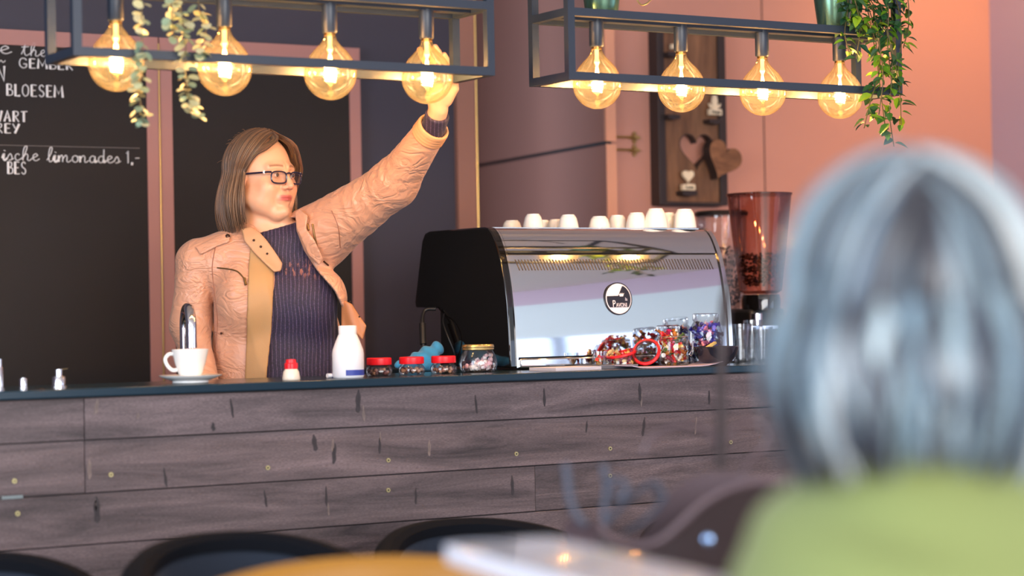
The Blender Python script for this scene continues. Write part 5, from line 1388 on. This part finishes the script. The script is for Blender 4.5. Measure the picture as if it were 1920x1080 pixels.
for k in range(36):   # loose hairs around the crown
    a = rh.uniform(-1.6, 1.6); e = rh.uniform(.2, 1.2); d = np.array([math.sin(a)*math.cos(e), -math.cos(a)*math.cos(e)*.9, math.sin(e)]); c0 = np.array([0, -.012, .030])
    p0 = c0+d*np.array([.088, .108, .104]); q = d+np.array([rh.uniform(-.6, .6), rh.uniform(-.6, .6), -.3]); mb.tube(spl([fromH(p0), fromH(p0+d*.008+q*.008), fromH(p0+d*.007+q*.018+np.array([0, 0, -.006]))], 4), .0005, 4, lin((112, 80, 54))[:3])
mb.build('fringe', hair_m, WM, clean=False)
# glasses
GL = thing('eyeglasses', 'dark blue rectangular glasses on the woman behind the bar', 'glasses', Bw, -AZW)
rim_m = mat('navy_frame', (26, 26, 54), .2, coat=.5)
for s in (-1, 1):
    loop = []
    for k in range(36):
        a = 2*PI*k/36; ca, sa = math.cos(a), math.sin(a); n = 3.2
        x = .0255*abs(ca)**(2/n)*(1 if ca > 0 else -1); z = .0165*abs(sa)**(2/n)*(1 if sa > 0 else -1)
        X = s*(.0335+x); loop.append(fromH((X, .1035-.010*(abs(X)/.06)**2, -.0045+z)))
    MB().tube(loop, .0021, 8, closed=True).build('rim', rim_m, GL)
    MB().add(loop, [tuple(range(36))]).build('lens', glass('spectacle_lens', (.97, .97, .98), (.9, .86, .92), gloss=.12), GL, clean=False)
    MB().tube(spl([fromH((s*.058, .094, .010)), fromH((s*.068, .088, .010)), fromH((s*.074, .075, .009)), fromH((s*.081, .02, .008)), fromH((s*.083, -.012, .004)), fromH((s*.080, -.028, -.018))], 5), .0028, 8).build('temple_arm', rim_m, GL)
    MB().sphere(fromH((s*.0725, .080, .0095)), (.0042, .0042, .0050), 10).build('hinge_accent', mat('white_accent', (230, 226, 236), .3), GL)
MB().tube(spl([fromH((-.010, .1035, .006)), fromH((0, .107, .009)), fromH((.010, .1035, .006))], 5), .0022, 8).build('bridge', rim_m, GL)

# ================================================================== GUEST IN GREEN SEEN FROM BEHIND
GD = 1.86
Bg = atD(1700, 600, GD); Bg = np.array([Bg[0], Bg[1], 0.0]); AZG = R(31)+math.atan(740/F)
ug = np.array([math.cos(AZG), -math.sin(AZG), 0]); vg = np.array([math.sin(AZG), math.cos(AZG), 0])
def GLc(px, py, v=0.0):
    d = ray(px, py); t = ((Bg-CAM)@vg+v)/(d@vg); q = CAM+d*t-Bg
    return np.array([q@ug, v, q[2]])
GP = thing('person', 'grey haired guest in a lime green top, seen from behind in the right foreground', 'person', Bg, -AZG)
GC = GLc(1705, 588, .02); GS = .96; GY_ = R(0)
gx_ = np.array([1, 0, 0.]); gy_ = np.array([-.17, .985, 0.]); gx_ = np.array([.985, .17, 0])
def fromG(q): return GC+(gx_*q[0]+gy_*q[1]+np.array([0, 0, q[2]]))*GS
def toG(p):
    x, y, z = p[0]-GC[0], p[1]-GC[1], p[2]-GC[2]
    return [(x*gx_[0]+y*gx_[1])/GS, (x*gy_[0]+y*gy_[1])/GS, z/GS]
NG = GLc(1715, 846, .0)
SL, SR = GLc(1548, 1066, .01), GLc(1900, 1056, .03)
def gtorso(p, g=0):
    q = [p[0], (p[1]-.0)/.62, p[2]]; z0 = NG[2]
    d = roundcone(q, (.0, 0, z0-.20), (.0, 0, z0-.46), .155+g, .165+g)*.66
    d = smin(d, roundcone(p, NG+(0, 0, -.02), SL, .058+g, .056+g), .06); d = smin(d, roundcone(p, NG+(0, 0, -.02), SR, .058+g, .056+g), .06)
    d = smin(d, roundcone(p, SL, (SL[0]-.04, .05, SL[2]-.27), .056+g, .046+g), .02); d = smin(d, roundcone(p, SR, (SR[0]+.04, .05, SR[2]-.27), .056+g, .046+g), .02)
    d = smin(d, roundcone(p, (SL[0]-.04, .05, SL[2]-.27), (SL[0]+.02, .28, SL[2]-.30), .043+g, .030+g), .02); d = smin(d, roundcone(p, (SR[0]+.04, .05, SR[2]-.27), (SR[0]-.02, .28, SR[2]-.30), .043+g, .030+g), .02)
    return d
def ghands(p):
    d = None
    for s, x0 in ((1, SL[0]+.02), (-1, SR[0]-.02)):
        w = np.array([x0, .28, SL[2]-.30]); k = roundcone(p, w, w+(s*.01, .07, -.005), .026, .030)
        for i in range(4):
            o_ = w+(s*(-.024+.016*i), .11, -.006); e_ = o_+(s*.002, .045+.008*(i in (1, 2)), -.016); k = smin(k, roundcone(p, o_-(0, .02, 0), e_, .0095, .008), .005)
        k = smin(k, roundcone(p, w+(s*.024, .04, 0), w+(s*.050, .085, -.01), .012, .009), .006)
        d = k if d is None else np.minimum(d, k)
    return d
def glegs(p, g=0):
    d = ell(p, (0, .02, .50), (.19+g, .15+g, .13+g))
    for s in (-1, 1):
        d = smin(d, roundcone(p, (s*.09, .02, .50), (s*.11, .42, .50), .085+g, .06+g), .05); d = smin(d, roundcone(p, (s*.11, .42, .50), (s*.11, .38, .09), .057+g, .040+g), .03)
    return d
def gbody(p):
    d = head_sdf(toG(p))*GS; d = smin(d, roundcone(p, fromG((0, -.025, -.05)), NG, .056, .058), .02)
    d = smin(d, gtorso(p, -.012), .04); d = smin(d, ghands(p), .01); d = smin(d, glegs(p, -.012), .05)
    for s in (-1, 1): d = smin(d, roundcone(p, (s*.11, .37, .06), (s*.11, .52, .035), .038, .028), .02)
    return d
V, Q = surfnet_axes(gbody, [axes_of([(-.32, -.13, .009), (-.13, .13, .005), (.13, .34, .009)]), axes_of([(-.20, -.12, .01), (-.12, .16, .005), (.16, .60, .009)]), axes_of([(0, .95, .011), (.95, 1.45, .006)])])
npmesh('body', V, Q, skin, GP, np.tile(srgb((214, 164, 138)), (len(V), 1)))
green = mat('lime_green_knit', (108, 120, 66), .85, bump=.25, bscale=160, sheen=.3, var=.06)
def gtop(p):
    d = gtorso(p, .010); d = smin(d, roundcone(p, NG+(0, 0, .012), NG+(0, 0, -.04), .068, .075), .03)
    d = d+.004*snoise(p, 14, 2)+.0025*np.sin(p[2]*70+3*snoise(p, 8))*(p[2] > 1.0)
    d = np.maximum(d, .53-p[2]); d = np.maximum(d, -roundcone(p, NG+(0, 0, .06), NG+(0, 0, -.02), .058, .058)); return np.maximum(d, p[1]-.26)
sdf_obj('green_top', gtop, (-.34, -.2, .5), (.36, .30, 1.22), .007, green, GP)
sdf_obj('trousers', lambda p: np.maximum(np.maximum(glegs(p, .004), p[2]-.56), .09-p[2]), (-.26, -.2, .06), (.26, .54, .60), .012, MC['dark_trousers'], GP)
def gshoes(p):
    d = None
    for s in (-1, 1): k = roundcone(p, (s*.11, .35, .05), (s*.11, .52, .038), .046, .036); d = k if d is None else np.minimum(d, k)
    return np.maximum(d, .001-p[2])
sdf_obj('shoes', gshoes, (-.2, .27, -.01), (.2, .6, .12), .009, black_matte, GP)
gh = vcol('silver_hair', .34, sheen=.2)
rg = random.Random(5)
hem_g = lambda psi, side: -.128-.010*math.cos(psi*3)
gcols = [(108, 130, 140), (142, 162, 170), (78, 98, 112), (172, 182, 184), (46, 58, 72), (24, 27, 36), (32, 38, 50), (92, 116, 130), (28, 32, 44), (22, 24, 32)]
hair(GP, fromG, GS, (.104, .110, .106), 380, hem_g, .0105, gcols, rg, gh, fr=48, flare=.022, wave=.007, hemvar=.02)
rb = random.Random(9); dk = [(40, 42, 52), (58, 60, 72), (84, 92, 106)]
hair(GP, fromG, GS, (.088, .102, .100), 160, lambda a, b: -.120, .008, dk, rb, gh, fr=60, flare=.010, name='under_hair')
gch = tub_chair('dark blue velvet tub chair under the guest in green', float(Bg[0]), float(Bg[1])+.02, -AZG+PI, .70)
